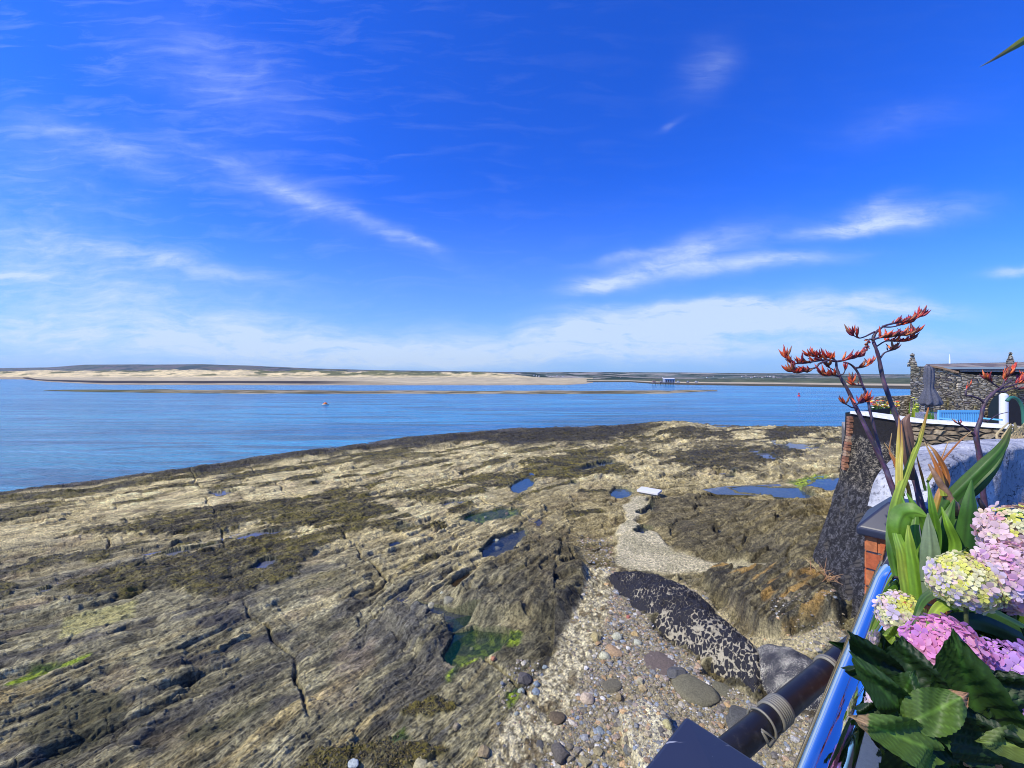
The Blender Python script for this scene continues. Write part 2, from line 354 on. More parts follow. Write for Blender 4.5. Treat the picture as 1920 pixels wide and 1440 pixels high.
# wobbling coordinates, all in metres
def reg0(p): return sst(polys(PXg, PYg, [p]), 0, 20)
wx = fbm(X/7, Y/7, 3, 3)-.5; wy = fbm(X/1.3, Y/1.3, 3, 9)-.5
ca, sa = math.cos(R(42)), math.sin(R(42))
curv = .012*(Y-14)*X*.4
vv = X*ca-Y*sa+1.9*wx+.16*wy-.006*(X+2)**2*np.sign(X+2)
uu = X*sa+Y*ca
c7, s7 = math.cos(R(70)), math.sin(R(70)); fm = ((PXg-1075+45*wx*2+.25*(PYg-1000)) > 0) & (PYg > 905+30*wx+14*wy)
vv = np.where(fm, X*c7-Y*s7+1.3*wx+.2*wy, vv); uu = np.where(fm, X*s7+Y*c7, uu)
pix = D/F   # metres per photo pixel at that range
def slabs(vv, uu, wv, lu, seed, tilt=.7):
    k = np.floor(vv/wv); fr = vv/wv-k
    def hh(k):
        sh = h2(k, k*0+5, seed)*7; y = uu/lu+sh; j = np.floor(y); fu = y-j; e = np.clip(1.6*pix/lu, .03, .4)
        a = h2(k, j, seed+1); b = h2(k, j+1, seed+1); return a+(b-a)*sst(fu, 1-e, 1)
    e = np.clip(1.8*pix/wv, .10, .5)
    h = hh(k); hn = hh(k+1); m = sst(fr, 1-e, 1); T = tilt*(.6+.8*h2(k, k*0, seed+2))
    return (h-.5)*(1-m)+(hn-.5)*m+T*((fr-.5)*(1-m)-.5*m), h*(1-m)+hn*m, fr
n1 = fbm(X/3.1, Y/3.1, 4, 21); n2 = fbm(X/.9, Y/.9, 4, 33)
rough = .35+1.3*sst(n1, .35, .7)
A1, h1, _ = slabs(vv+.25*(n2-.5), uu, 1.15, 3.6, 1)
A2, h2_, _ = slabs(vv+.12*(n2-.5), uu, .37, 1.5, 7)
A3, h3, f3 = slabs(vv+.05*(fbm(X/.3, Y/.3, 2, 50)-.5), uu+.1*n2, .125, .55, 13)
A4, h4, f4 = slabs(vv+.03*(fbm(X/.12, Y/.12, 2, 51)-.5), uu, .045, .24, 17)
fbn = fbm(X/.22, Y/.22, 3, 61)-.5
det = .085*A1*rough+.055*A2*rough+.038*A3*rough+.030*A4*np.clip(1.5-pix/.02, 0, 1)+.06*fbn+.07*(fbm(vv/.10, uu/.22, 4, 62, .62)-.5)+.06*(fbm(X/.16, Y/.16, 4, 64, .6)-.5)*np.clip(1.4-pix/.03,0,1)+.10*np.minimum(fbm(X/.45, Y/.45, 4, 63)-.5,.06)
det += .20*(fbm(X/2.2, Y/2.2, 4, 71)-.5)+.05*(fbm(vv/.35, uu/3.0, 3, 78)-.5)
pit = sst(fbm(vv/.5, uu/1.1, 3, 91), .66, .78)          # eroded pits and clefts
det -= .20*pit*sst(n1, .3, .6)
# long joints cutting across the strata
jn = np.abs(((uu+.5*wy+vv*.12)/3.4+.2*wx) % 1-.5); jm = (1-sst(jn, .0, .02))*sst(fbm(vv/2.2, uu/2.2, 2, 44), .45, .6); det -= .14*jm
jx = .5*(fbm(X/.5, Y/.5, 3, 300)-.5); jy = .5*(fbm(X/.5, Y/.5, 3, 301)-.5)
_, e1, k1, ox, oy = cells(vv/.55+jx, uu/1.5+jy, 310); _, e2, k2, ox2, oy2 = cells(vv/.20+jx*1.5, uu/.42+jy*1.5, 320)
rgn = .25+sst(PXg, 1000, 1150)*.5+.5*sst(fbm(X/2.4, Y/2.4, 3, 305), .42, .58)+.5*reg0(RIDGE_L)+.3*reg0(ROCK_R)
crk = np.maximum((1-sst(e1, 0, .055+.5*pix/.5))*sst(k1, .2, .5)*.8, (1-sst(e2, 0, .10))*.45)*np.clip(rgn+.25, 0, 1)
det += rgn*(.20*(k1-.5)+.16*ox*(k1-.3)-.07*oy)+.05*rgn*(k2-.5)+.05*rgn*ox2-.05*crk
dist_fade = 1.0+.35*sst(D, 15, 45); det *= dist_fade*.80
# outcrops
nz = 26*(fbm(X/1.2, Y/1.2, 4, 101)-.5)*2
def reg(Ls, soft=14, amp=1.0, ys=2.2):
    d = polys(PXg, PYg, Ls if isinstance(Ls[0], list) else [Ls], ys)+nz*amp
    return sst(d, -soft*.3, soft)
rR = reg(ROCK_R, 22, .7); rR2 = reg(ROCK_R2, 16, .6); rL = reg(RIDGE_L, 26, .7); rB = reg(RIDGE_B, 24, .8)
det += .20*rR+.26*rR2+.26*rL+.20*rB
det += (.20*rR2+.12*rR+.10*rL)*(h1-.5)
pad = reg(PAD, 9, .55); path = reg(PATH, 6, .45); stp = reg(STRIP, 10, .7); grv = reg(GRAVEL, 24, .8); snd = reg(SAND2, 18, .7); crm = reg(CREAM, 14, .6)
flat = np.clip(pad+path+snd+grv*.9+stp*.65, 0, 1)
det = det*(1-.88*flat)
vor_b = fbm(X/.12, Y/.12, 3, 120)-.5
det += grv*.055*vor_b+stp*.06*(np.abs(fbm(X/.11, Y/.11, 3, 130)-.5)*2-.3)+stp*.06*(fbm(X/.5,Y/.5,3,131)-.3)+(pad+path)*(.07+.012*vor_b)+snd*.02*vor_b+crm*(.20+.10*(n2-.5))
# weed
wn = 20*(fbm(vv/.5, uu/2.4, 4, 140)-.5)*2+13*(fbm(X/.25, Y/.25, 3, 141)-.5)*2
wd = polys(PXg, PYg, WEED)+wn
weed = sst(wd, -4, 7)*(1-.3*sst(fbm(vv/.4, uu/1.8, 3, 144), .58, .66))
scat = sst(fbm(vv/1.0, uu/4.5, 4, 145)+.10*np.exp(-((PYg-870)/60)**2), .66, .72)*(1-sst(PYg, 1030, 1130))*(1-sst(PXg, 1100, 1400)*.5)
fr_w = 7+9*fbm(X/3, Y/3, 3, 150)*2*sst(PXg, 200, 900)+14*sst(PXg, 880, 1000)*(1-sst(PXg, 1100, 1230))
fringe = (1-sst(s, fr_w*.75, fr_w*1.25))*(1-.75*sst(PXg, 1190, 1260))
fr2 = sst(fbm(vv/1.2, uu/6, 3, 151), .56, .62)*(1-sst(s, 20, 55))
weed = np.clip(np.maximum(np.maximum(weed, scat*.95), np.maximum(fringe, fr2)), 0, 1)*(1-pad)*(1-path)*(s > -3)
moss = reg(MOSS, 20, .9); drk = reg(DARKS, 16, 1.2); grn = reg(GREEN, 10, .8); yel = reg(YELLOW, 12, .8)
wb = fbm(X/.16, Y/.16, 3, 160)
det = det*(1-.45*weed)+weed*(.10*wb)+.10*fringe
det += .30*np.exp(-((s-6)/8)**2)*sst(fbm(X/4, Y/4, 3, 170), .3, .6)+.55*np.exp(-((PXg-1265)/55)**2-((s-10)/12)**2)
det *= sst(s, -12, 4)*.9+.1
Z = zm+det
# rock pools: basins carved to a level sheet
pool_list = []
poolmask = np.zeros_like(Z)
for poly, tint in POOLS:
    d = polys(PXg, PYg, [poly], 2.2, 80)+(nz*.35+22*(fbm(vv/.35, uu/1.2, 4, 190)-.52)-1.5)*(.35 if tint == 4 else 1)
    ins = d > 0
    lvl = float(np.percentile(zm[ins], 50))-.10 if ins.any() else 0
    near = sst(d, -22, 3)
    depth = {0: .22, 1: .16, 2: .05, 3: .12, 4: .12}[tint]
    Z = np.where(d > -60, np.where(d > 0, lvl-depth*sst(d, 0, 12)-.02+.05*(n2-.5)*sst(d, 0, 6), Z*(1-near)+(np.maximum(Z, lvl+.035))*near), Z)
    poolmask = np.maximum(poolmask, sst(d, -6, 2)); pool_list.append((poly, tint, lvl))
    if tint == 1: grn = np.maximum(grn, sst(d, -3, 6)*sst(fbm(X/.35, Y/.35, 3, 180), .35, .6)*.9)

# ---- colours (rock, weed, sand; darker in cracks, joints and pits)
def C(r, g, b): return np.array([r, g, b])
def lerp(a, b, m): return a*(1-m[..., None])+b*m[..., None]
tone = .55*fbm(vv/.13, uu/.50, 4, 200, .62)+.45*fbm(X/.20, Y/.20, 4, 201, .65); tone2 = fbm(X/2.5, Y/2.5, 4, 210); tone3 = fbm(vv/.045, uu/.22, 3, 220)
far = 1-sst(PYg, 960+60*(tone2-.5), 1130+90*(tone2-.5))
grey = lerp(C(.120,.114,.080), C(.31,.285,.185), sst(tone, .36, .62))
tan_ = lerp(C(.27,.23,.13), C(.54,.465,.275), sst(.5*tone+.5*n2, .34, .60))
base = lerp(grey, tan_, far*.92)
ochre = sst(fbm(vv/.45, uu/3.2, 4, 230), .55, .70)*(.35+.65*sst(PYg, 1200, 1330))
base = lerp(base, C(.46,.37,.18), ochre*.65)
base = lerp(base, C(.075,.075,.078), sst(fbm(vv/.6, uu/2.4, 4, 240), .56, .68)*(1-far)*.75)
base = lerp(base, C(.36,.27,.19), sst(fbm(X/1.1, Y/1.1, 3, 250), .62, .74)*.22)
base = base*(.76+.48*h3[..., None])*(.86+.28*h2_[..., None])*(.78+.44*h4[..., None])
base = base*(1-.55*crk[..., None])*(.84+.32*k1[..., None])*(.90+.2*k2[..., None])
base = base*(1-.62*jm[..., None])*(1-.45*pit[..., None])
rgt = sst(PXg+60*(n1-.5), 880, 1020)*sst(PYg+40*(n2-.5), 885, 940)
base = lerp(base, base*C(.50,.49,.46), rgt*.9)
dark_r = np.clip(rR*.75+rR2*.95+rL*.45, 0, 1)
base = lerp(base, lerp(C(.035,.033,.030), C(.20,.175,.11), sst(tone*.6+tone3*.4, .44, .70)), dark_r*.9)
base = lerp(base, C(.42,.26,.08), rR2*sst(fbm(vv/.3, uu/.9, 3, 255), .60, .70)*.55)
base = lerp(base, C(.06,.058,.06), drk*.8); base = lerp(base, C(.085,.085,.05), moss*.75)
gv = h2(np.floor(X/.05+3*n2), np.floor(Y/.05+3*n1), 7)
base = lerp(base, lerp(C(.19,.17,.115), C(.38,.33,.22), gv), grv*.95)
base = lerp(base, lerp(C(.22,.195,.13), C(.56,.51,.37), sst(fbm(X/.09, Y/.09, 4, 260, .62), .36, .60)), stp*.97)
base = lerp(base, C(.12,.09,.05), stp*sst(fbm(X/.30, Y/.30, 3, 262), .62, .69)*.8)
base = lerp(base, lerp(C(.32,.29,.19), C(.56,.50,.36), sst(.6*gv+.7*n2+.5*(n1-.5), .3, .9)), np.clip(pad+path, 0, 1)*.95)
base = lerp(base, lerp(C(.34,.30,.19), C(.48,.42,.28), gv), snd*.9)
base = lerp(base, lerp(C(.36,.31,.20), C(.64,.60,.46), sst(n2, .35, .6)), crm*.95)
wc = lerp(C(.022,.021,.009), C(.120,.102,.018), sst(wb*.5+.5*fbm(X/.7, Y/.7, 3, 270), .40, .60))
wc = lerp(wc, C(.020,.018,.014), fringe*.75+0*wb); wc = lerp(wc, C(.03,.028,.022), sst(PXg, 1150, 1300)*.6)
base = lerp(base, wc, weed*.94)
base = lerp(base, lerp(C(.03,.07,.012), C(.24,.34,.02), sst(wb, .40, .62)), grn*.85)
base = lerp(base, C(.48,.46,.20), yel*.6)
tcol = poolmask.copy(); pb = lerp(C(.035,.045,.04), C(.10,.11,.07), sst(n2, .4, .6)); base = lerp(base, pb, poolmask*(1-.8*grn)*.85)
base = lerp(base, C(.10,.09,.07), (s < 2)*1.0)
base = base*C(1.27, 1.24, 1.03)
rgh = np.clip(.86-.30*weed-.30*poolmask-.20*drk+.1*far, .3, 1)
V = np.stack([X, Y, Z], -1).reshape(-1, 3)
i = np.arange(NY-1)[:, None]*NX+np.arange(NX-1)[None, :]
Fq = np.stack([i, i+NX, i+NX+1, i+1], -1).reshape(-1, 4).astype(np.int32)
def rockfn(t, b, pos, col):
    c = t.node('ShaderNodeVertexColor'); c.layer_name = 'col'
    a = t.node('ShaderNodeAttribute'); a.attribute_name = 'rgh'
    st = t.mapping(pos, (0, 0, R(-48)), (1, 1, 1))
    f1 = t.noise(t.mapping(st, (0,0,0), (2.6, 10, 8)), 3.2, 8, .80, .4)
    f2 = t.noise(pos, 14, 7, .80)
    g = t.m('ADD', t.m('MULTIPLY', f1, .9), t.m('MULTIPLY', f2, .75))
    k = t.smooth(g, .62, 1.02)
    cc = t.mix(k, t.mix(1, c.outputs[0], (.22, .22, .23), 'MULTIPLY'), t.mix(1, c.outputs[0], (1.85, 1.82, 1.68), 'MULTIPLY'))
    t.l.new(cc, b.inputs['Base Color']); t.l.new(a.outputs['Fac'], b.inputs['Roughness'])
    bump(t, b, g, .9, .05)
rock_m = mat('foreshore_rock', rough=.85, spec=.3, fn=rockfn)
cols = np.concatenate([np.clip(base, .008, .8), np.ones((*base.shape[:2], 1))], -1).reshape(-1, 4)
gridmesh('foreshore_rock', V, Fq, rock_m, cols, extra={'rgh': rgh})
PJX = 960+F*X/Y; PJY = HY+(CZ-Z)*F/Y
def ground(px, py, r=60):
    """the foreshore vertex that projects nearest to a photo pixel"""
    ix = int(np.clip((px-gx[0])/(gx[1]-gx[0]), 0, NX-1)); a, b = max(0, ix-3), ix+4
    d = (PJX[:, a:b]-px)**2+(PJY[:, a:b]-py)**2; k = np.unravel_index(np.argmin(d), d.shape)
    return Vector((X[k[0], a+k[1]], Y[k[0], a+k[1]], Z[k[0], a+k[1]]))
def poolfn(bc, al):
    def fn(t, b, pos, col):
        t.put(b.inputs['Base Color'], bc)
        b.inputs['Alpha'].default_value = al
        bump(t, b, t.noise(pos, 7, 3, .6), .10, .02)
    return fn
pm = {4: mat('sky_tinted_pool_water', rough=.06, spec=.8, fn=poolfn((.05,.12,.22), .6)), 0: mat('pool_water', rough=.04, spec=.7, fn=poolfn((.03,.05,.085), .45)), 1: mat('green_pool_water', rough=.05, spec=.35, fn=poolfn((.004,.05,.02), .35)),  # blue base colours of the open pools stand in for reflected sky
      2: mat('shallow_water', rough=.10, spec=1.0, fn=poolfn((.22,.24,.30), .55)), 3: mat('brown_pool_water', rough=.08, spec=.4, fn=poolfn((.10,.06,.02), .4))}
for poly, tint, lvl in pool_list:
    cx = sum(p[0] for p in poly)/len(poly); cy = sum(p[1] for p in poly)/len(poly)
    vs = []
    for (a, b_) in poly:
        a = cx+(a-cx)*1.5; b_ = cy+(b_-cy)*1.5; d = (CZ-lvl)*F/(b_-HY); vs.append(((a-960)/F*d, d, lvl))
    mb = MB(); mb.add(vs, [tuple(reversed(range(len(vs))))]); o = mb.build('rock_pool_water', pm[tint]); o['kind'] = 'structure'
    me = o.data
    if me.polygons[0].normal.z < 0: me.flip_normals()

# ---- sandbank, far beach with dunes, hills
def landfn(t, b, pos, col):
    n = t.noise(t.mapping(pos, (0,0,0), (1, 1, 3)), .06, 6, .65)
    t.l.new(t.mix(t.smooth(n, .35, .65), t.mix(1, col, (.72,.74,.78), 'MULTIPLY'), t.mix(1, col, (1.2,1.18,1.12), 'MULTIPLY')), b.inputs['Base Color'])
land_m = mat('far_land', rough=.95, spec=.1, attr=True, fn=landfn)
def field(name, px0, px1, ds, zf, cf, nx=500, kind='structure'):
    gxx = np.linspace(px0, px1, nx); P, Dd = np.meshgrid(gxx, np.array(ds, float)); Xx = (P-960)/F*Dd
    Zz = zf(P, Dd, Xx); cc = cf(P, Dd, Xx, Zz); nr = len(ds)
    V = np.stack([Xx, Dd, Zz], -1).reshape(-1, 3)
    i = np.arange(nr-1)[:, None]*nx+np.arange(nx-1)[None, :]
    Fq = np.stack([i, i+1, i+nx+1, i+nx], -1).reshape(-1, 4).astype(np.int32)
    cl = np.concatenate([np.clip(cc, .01, .9), np.ones((*cc.shape[:2], 1))], -1).reshape(-1, 4)
    return gridmesh(name, V, Fq, land_m, cl, kind)
def sbz(P, Dd, Xx):
    near = np.interp(P, [80, 160, 400, 700, 1000, 1250, 1330], [182, 166, 153, 150, 150, 153, 176])
    farr = np.interp(P, [80, 160, 400, 700, 1000, 1250, 1330], [186, 192, 184, 176, 178, 178, 182])
    near = near+6*(fbm(Xx/14, Xx*0+1, 3, 5)-.5); farr = farr+10*(fbm(Xx/16, Xx*0+4, 3, 8)-.5)
    t = np.minimum((Dd-near)/5, (farr-Dd)/5)
    return np.clip(-1+t*.35, -1.6, -.42)+.22*(fbm(Xx/9, Dd/3, 3, 4)-.5)*(t > .2)
def sbc(P, Dd, Xx, Zz):
    n = fbm(Xx/10, Dd/2.5, 3, 12); c = lerp(C(.14,.12,.06), C(.36,.30,.18), sst(n, .35, .6)); g = sst(P, 420, 180)
    return lerp(c, C(.10,.11,.05), g*.8)
field('sandbank', 60, 1345, np.linspace(143, 200, 90), sbz, sbc, 700)
def beach_near(P): return 7*F/(np.interp(P, [-500, -60, 30, 90, 200, 500, 900, 1060, 1095, 1112], [708.5, 708.5, 709.5, 716, 721.3, 722.3, 722.5, 722, 720, 717.5])-HY)
def bz(P, Dd, Xx):
    t = Dd-beach_near(P)
    z = -1+np.clip(t, -50, 420)*.0036
    z = np.where(P > 1112, -3, z)
    dn = sst(Dd, 760+60*(fbm(Xx/120, Xx*0, 3, 31)-.5), 900)*(1-sst(P, 880, 1010))+.28*sst(Dd, 560, 650)*np.exp(-((P-960)/28)**2)+.10*sst(Dd, 700, 800)*(1-sst(P, 1010, 1060))
    h = 9+10*fbm(Xx/60, Dd/60, 5, 33)-sst(P, 500, 900)*4
    return z+dn*(h+4*(fbm(Xx/22, Dd/22, 3, 36)-.5))
def bc(P, Dd, Xx, Zz):
    n = fbm(Xx/30, Dd/90, 4, 41); t = Dd-beach_near(P)
    c = lerp(C(.44,.36,.20), C(.62,.53,.32), n)
    wet = 1-sst(t, 10, 60+50*n); c = lerp(c, C(.30,.24,.17), wet*.6)
    dk = sst(t, 40+40*(n-.5), 62+40*(n-.5))*(1-sst(t, 150, 200))*(1-sst(P, 560, 760))
    c = lerp(c, C(.03,.026,.028), dk*.95)
    g = sst(fbm(Xx/45, Dd/30, 5, 43)+.10*sst(Zz, 6, 22)+.12*sst(P, 380, 700), .53, .62)*sst(Zz, 2.5, 8)
    c = lerp(c, C(.74,.60,.31), sst(Zz, 1.2, 4)); return lerp(c, lerp(C(.06,.09,.04), C(.16,.17,.07), n), g*.9)
field('far_beach', -700, 1112, np.concatenate([np.linspace(240, 560, 90), np.linspace(565, 1300, 120)]), bz, bc, 900)
def ridge(name, d0, d1, prof, seed, greens, town=None, px0=-700, px1=2300, jag=.5):
    def zf(P, Dd, Xx):
        top = np.interp(P, [p[0] for p in prof], [p[1] for p in prof])+jag*(fbm(P/60, P*0, 4, seed)-.5)*2
        zt = CZ+(HY-top)/F*d1; t = sst(Dd, d0, d1)
        return -.9+(zt+.9)*t*(1-.0*t)+(fbm(Xx/300, Dd/300, 3, seed+1)-.5)*(zt+3)*.22*np.sin(np.clip(t, 0, 1)*math.pi)
    def cf(P, Dd, Xx, Zz):
        a, b_, c_ = greens
        cell = 55+0*Xx; wxx = Xx+60*(fbm(Xx/200, Dd/200, 2, seed)-.5); wyy = Dd*.8+80*(fbm(Xx/260, Dd/260, 2, seed+9)-.5)
        k = h2(np.floor(wxx/cell/1.6), np.floor(wyy/cell*.7), seed+2); n = fbm(Xx/70, Dd/200, 4, seed+5)
        c = lerp(C(*a), C(*b_), sst(k, .3, .7)); c = lerp(c, C(*c_), sst(k, .80, .84)); c = lerp(c, C(.028,.05,.03), sst(n, .52, .58))
        return c*(.8+.4*n[..., None])
    return field(name, px0, px1, np.concatenate([np.linspace(d0, d1, 60), [d1*1.06, d1*1.2]]), zf, cf, 800)
ridge('distant_hills', 3300, 5200, [(-700,692),(0,690),(90,689),(130,686),(160,684),(380,683),(470,686),(560,690),(640,692),(700,694),(1000,698),(1200,699.5),(1500,701),(1700,702),(2300,704)], 300, ((.13,.12,.07),(.17,.13,.10),(.10,.13,.06)))
ridge('hills', 640, 2600, [(-700,700),(300,699),(540,697),(620,693.5),(700,694.5),(860,697.5),(960,699.5),(1050,697.5),(1150,698),(1300,699),(1450,700),(1600,701),(1700,702),(2300,704)], 320, ((.14,.18,.14),(.25,.22,.18),(.42,.38,.30)), px0=420)  # field colours greyed and blued to paint in some of the haze
def rz(P, Dd, Xx):
    near = 7*F/(np.interp(P, [1095, 1180, 1235, 1300, 1500, 1700, 2300], [716.8, 716.5, 720.5, 722, 725, 729.5, 740])-HY)
    t = Dd-near; z = -1+np.clip(t, -30, 60)*.02; tr = sst(t, 70, 95)*sst(P, 1300, 1420)
    return z+tr*1.6*(.3+fbm(Xx/7, Dd/9, 4, 50))*(Dd < 900)
def rc(P, Dd, Xx, Zz):
    near = 7*F/(np.interp(P, [1095, 1180, 1235, 1300, 1500, 1700, 2300], [716.8, 716.5, 720.5, 722, 725, 729.5, 740])-HY)
    t = Dd-near; n = fbm(Xx/12, Dd/20, 4, 53)
    c = lerp(C(.05,.045,.03), C(.13,.11,.06), n); c = lerp(c, C(.5,.42,.27), sst(t, 30, 40)); 
    return lerp(c, lerp(C(.05,.075,.04), C(.15,.16,.09), n), sst(t, 62, 76))
field('far_shore', 1100, 2300, np.concatenate([np.linspace(170, 420, 100), np.linspace(430, 640, 30)]), rz, rc, 600)

hm = bpy.data.materials.new('haze'); hm.use_nodes = True; ht = NT(hm.node_tree); ht.n.clear(); hv = ht.node('ShaderNodeVolumePrincipled')
hv.inputs['Color'].default_value = (.75, .86, 1, 1); hv.inputs['Density'].default_value = 4e-5; hv.inputs['Anisotropy'].default_value = .3
hout = ht.node('ShaderNodeOutputMaterial'); ht.l.new(hv.outputs[0], hout.inputs['Volume'])
mb = MB(); mb.box((0, 2900, 110), 19000, 7000, 240); o = mb.build('haze', hm); o['kind'] = 'stuff'; o['label'] = 'thin sea haze over the estuary and far hills'
# ================================================================ OBJECTS
def attr_noise(sc=20, amt=.35, bs=.4, bd=.01, rgh=None):
    def fn(t, b, pos, col):
        n = t.noise(pos, sc, 5, .65)
        t.l.new(t.mix(t.smooth(n, .3, .7), t.mix(1, col, (1-amt,)*3, 'MULTIPLY'), t.mix(1, col, (1+amt,)*3, 'MULTIPLY')), b.inputs['Base Color'])
        bump(t, b, n, bs, bd)
    return fn
M_stone = mat('stone', rough=.85, spec=.3, attr=True, fn=attr_noise(38, .35, .5, .01))
M_plain = mat('painted', rough=.6, attr=True, fn=attr_noise(60, .08, .15, .002))
# ---- loose stones on the shingle and in the pools
def stone_mesh(seed, flat=.6, ang=.5, sub=3):
    bm = bmesh.new(); bmesh.ops.create_icosphere(bm, subdivisions=sub, radius=1); r = random.Random(seed)
    pl = [(Vector((r.gauss(0,1), r.gauss(0,1), r.gauss(0,1))).normalized(), r.uniform(.62, .95)) for _ in range(9)]
    off = Vector((r.uniform(0,50),)*3)
    for v in bm.verts:
        p = v.co.copy()
        for n_, d_ in pl:
            k = p.dot(n_)-d_
            if k > 0: p -= n_*k*ang*1.4
        p *= 1+.26*mnoise.noise(p*1.1+off)+.05*mnoise.noise(p*4+off)
        p.z *= flat; v.co = p
    return bm
STONES = [  # px, py, width px, height ratio, colour, label words, angular
 (1133,1232+0,26,.75,(.62,.58,.44),'large cream pitted stone in the middle of the shingle',.2),
 (1157,1195,24,.8,(.60,.57,.45),'rough whitish stone on the shingle nearest the black rock tip',.3),
 (1100,1311,30,.7,(.62,.47,.37),'pale pink and white rounded stone on the lower shingle',.4),
 (1145,1288,48,.3,(.18,.15,.09),'large flat olive brown slab among the shingle',.5),
 (1050,1415,44,.6,(.11,.09,.075),'dark brown angular boulder at the bottom of the shingle',.9),
 (985,1275,34,.8,(.09,.075,.075),'dark purple brown boulder beside the rock ledge',.8),
 (978,1298,16,.8,(.45,.47,.42),'round pale grey pebble below the dark boulder',.1),
 (1006,1283,15,.7,(.24,.29,.36),'upper of two blue grey oval pebbles beside the dark boulder',.1),
 (1005,1298,17,.6,(.25,.30,.38),'lower of two blue grey oval pebbles beside the dark boulder',.1),
 (1022,1252,12,.8,(.30,.34,.37),'small round blue grey pebble above the dark boulder',.1),
 (969,1340,12,.8,(.34,.36,.36),'small grey pebble left of the pale concrete strip',.1),
 (907,1412,30,.6,(.33,.24,.13),'tan brown block left of the concrete strip near the bottom edge',.9),
 (663,1432,26,.4,(.52,.56,.60),'long pale blue grey stone at the bottom left of the shingle',.6),
 (790,1434,30,.5,(.55,.47,.28),'cream yellow stone at the bottom edge of the rock shelf',.5),
 (857,1365,15,1.1,(.34,.27,.18),'upright tan stone standing on the rock shelf',.4),
 (928,890+125,0,.5,(0,0,0),'',.5),
 (929,1016,19,.55,(.52,.50,.38),'upper of two cream boulders standing in the dark pool',.6),
 (931,1030,22,.6,(.50,.48,.37),'lower of two cream boulders standing in the dark pool',.7),
 (965,998,10,.5,(.55,.50,.36),'small cream stone at the far end of the dark pool',.5),
 (951,964,8,.8,(.60,.38,.28),'small pinkish stone at the right of the far green pool',.3),
 (910,970,8,.6,(.55,.52,.42),'small whitish stone in the middle of the far green pool',.4),
 (938,970,7,.9,(.10,.09,.08),'small dark stone in the far green pool',.4),
 (808,1137,16,1.0,(.50,.46,.36),'upright cream stone standing in the brown pool',.6),
 (829,1112,10,.5,(.56,.54,.42),'small flat cream stone above the brown pool',.3),
 (842,1128,26,.5,(.34,.31,.22),'low grey brown rock at the edge of the brown pool',.4),
 (925,1236,12,.9,(.62,.26,.14),'small orange red stone at the edge of the green pool',.5),
 (885,1216,10,.5,(.52,.50,.28),'small yellowish stone lying in the green pool',.5),
 (1013,1398,20,.4,(.11,.10,.09),'flat dark stone on the concrete strip',.6),
 (1045,1345,38,.2,(.13,.085,.035),'round rusty brown stone set in the concrete strip',.3),
 (1125,1372,20,.5,(.27,.31,.36),'blue grey oval pebble at the foot of the shingle',.1),
 (1142,1288-2,16,.6,(.30,.36,.44),'light blue grey pebble touching the olive slab',.1),
 (1199,1278,20,.7,(.58,.50,.34),'cream and yellow angular stone right of the olive slab',.7),
 (1205,1292,18,.8,(.52,.38,.20),'tan angular stone just below the cream and yellow one',.8),
 (1160,1310,22,.8,(.32,.23,.12),'brown triangular stone below the olive slab',.9),
 (1118,1195,22,.8,(.48,.38,.18),'mustard heart shaped stone at the top of the shingle',.6),
 (1190,1190,18,.6,(.55,.37,.16),'orange stone left of the crack beside the black rock',.6),
 (1196,1206,18,.8,(.55,.53,.44),'slim cream stone below the orange one',.3),
 (1150,1222,38,.25,(.52,.33,.18),'long orange streaked stone lying across the shingle',.6),
 (1270,1265,46,.5,(.10,.095,.10),'dark slate block beside the big brown slab',.9),
 (1240,1245,80,.16,(.17,.12,.10),'long purple brown flat rock with yellow edges',.8),
 (1120,1412,26,.6,(.36,.29,.16),'mustard brown angular stone near the bottom edge of the shingle',.9),
 (1095,1430,30,.6,(.40,.33,.19),'yellowish block cut by the bottom edge of the shingle',.9),
 (1178,1395+10,24,.4,(.14,.14,.135),'flat dark grey stone between the shingle and the cream rock',.7),
 (1140,1165,14,.6,(.50,.34,.2),'small orange pebble near the top of the shingle',.4),
 (1178,1157,9,.8,(.55,.16,.12),'small red stone near the tip of the black rock',.5),
 (1247,1185+2,14,.4,(.50,.58,.58),'pale turquoise pebble beside the crack',.4),
 (1250,1378-20,20,.7,(.52,.45,.22),'mustard pebble above the black coping stone',.6),
 (1300,1336-40,90,.22,(.19,.165,.095),'huge smooth olive brown boulder above the black coping stone',.25),
 (1355,1300-6,52,.22,(.17,.15,.085),'smaller olive brown boulder right of the huge one',.25),
 (1400,1360,90,.30,(.10,.095,.085),'grey weathered boulder behind the black drain pipe',.5),
 (1520,1068,26,.35,(.12,.06,.045),'flat dark red brown stone at the foot of the black sea wall',.8),
]
for k, (px, py, wpx, fl, colr, lab, ang) in enumerate(STONES):
    if wpx == 0: continue
    g = ground(px, py); d = g.y; rad = wpx/F*d*(.43 if wpx < 60 else .42)
    bm = stone_mesh(100+k, fl, ang); me = bpy.data.meshes.new('stone'); 
    rot = random.uniform(-.6, .6)
    bmesh.ops.transform(bm, matrix=Matrix.Rotation(rot, 4, 'Z') @ Matrix.Diagonal((rad, rad*random.uniform(.75, 1.25), rad, 1)), verts=bm.verts)
    bm.to_mesh(me); bm.free()
    a = me.color_attributes.new('col', 'FLOAT_COLOR', 'POINT'); a.data.foreach_set('color', np.tile((colr[0]*.74+.03, colr[1]*.76+.03, colr[2]*.62+.03, 1), (len(me.vertices), 1)).astype(np.float32).ravel())
    o = link('boulder' if wpx > 40 else ('stone' if wpx > 16 else 'pebble'), me, M_stone, smooth=ang < .35); o.location = g+Vector((0, 0, rad*fl*.12))
    tag(o, lab, 'boulder' if wpx > 40 else 'stone', 'loose stones on the foreshore')
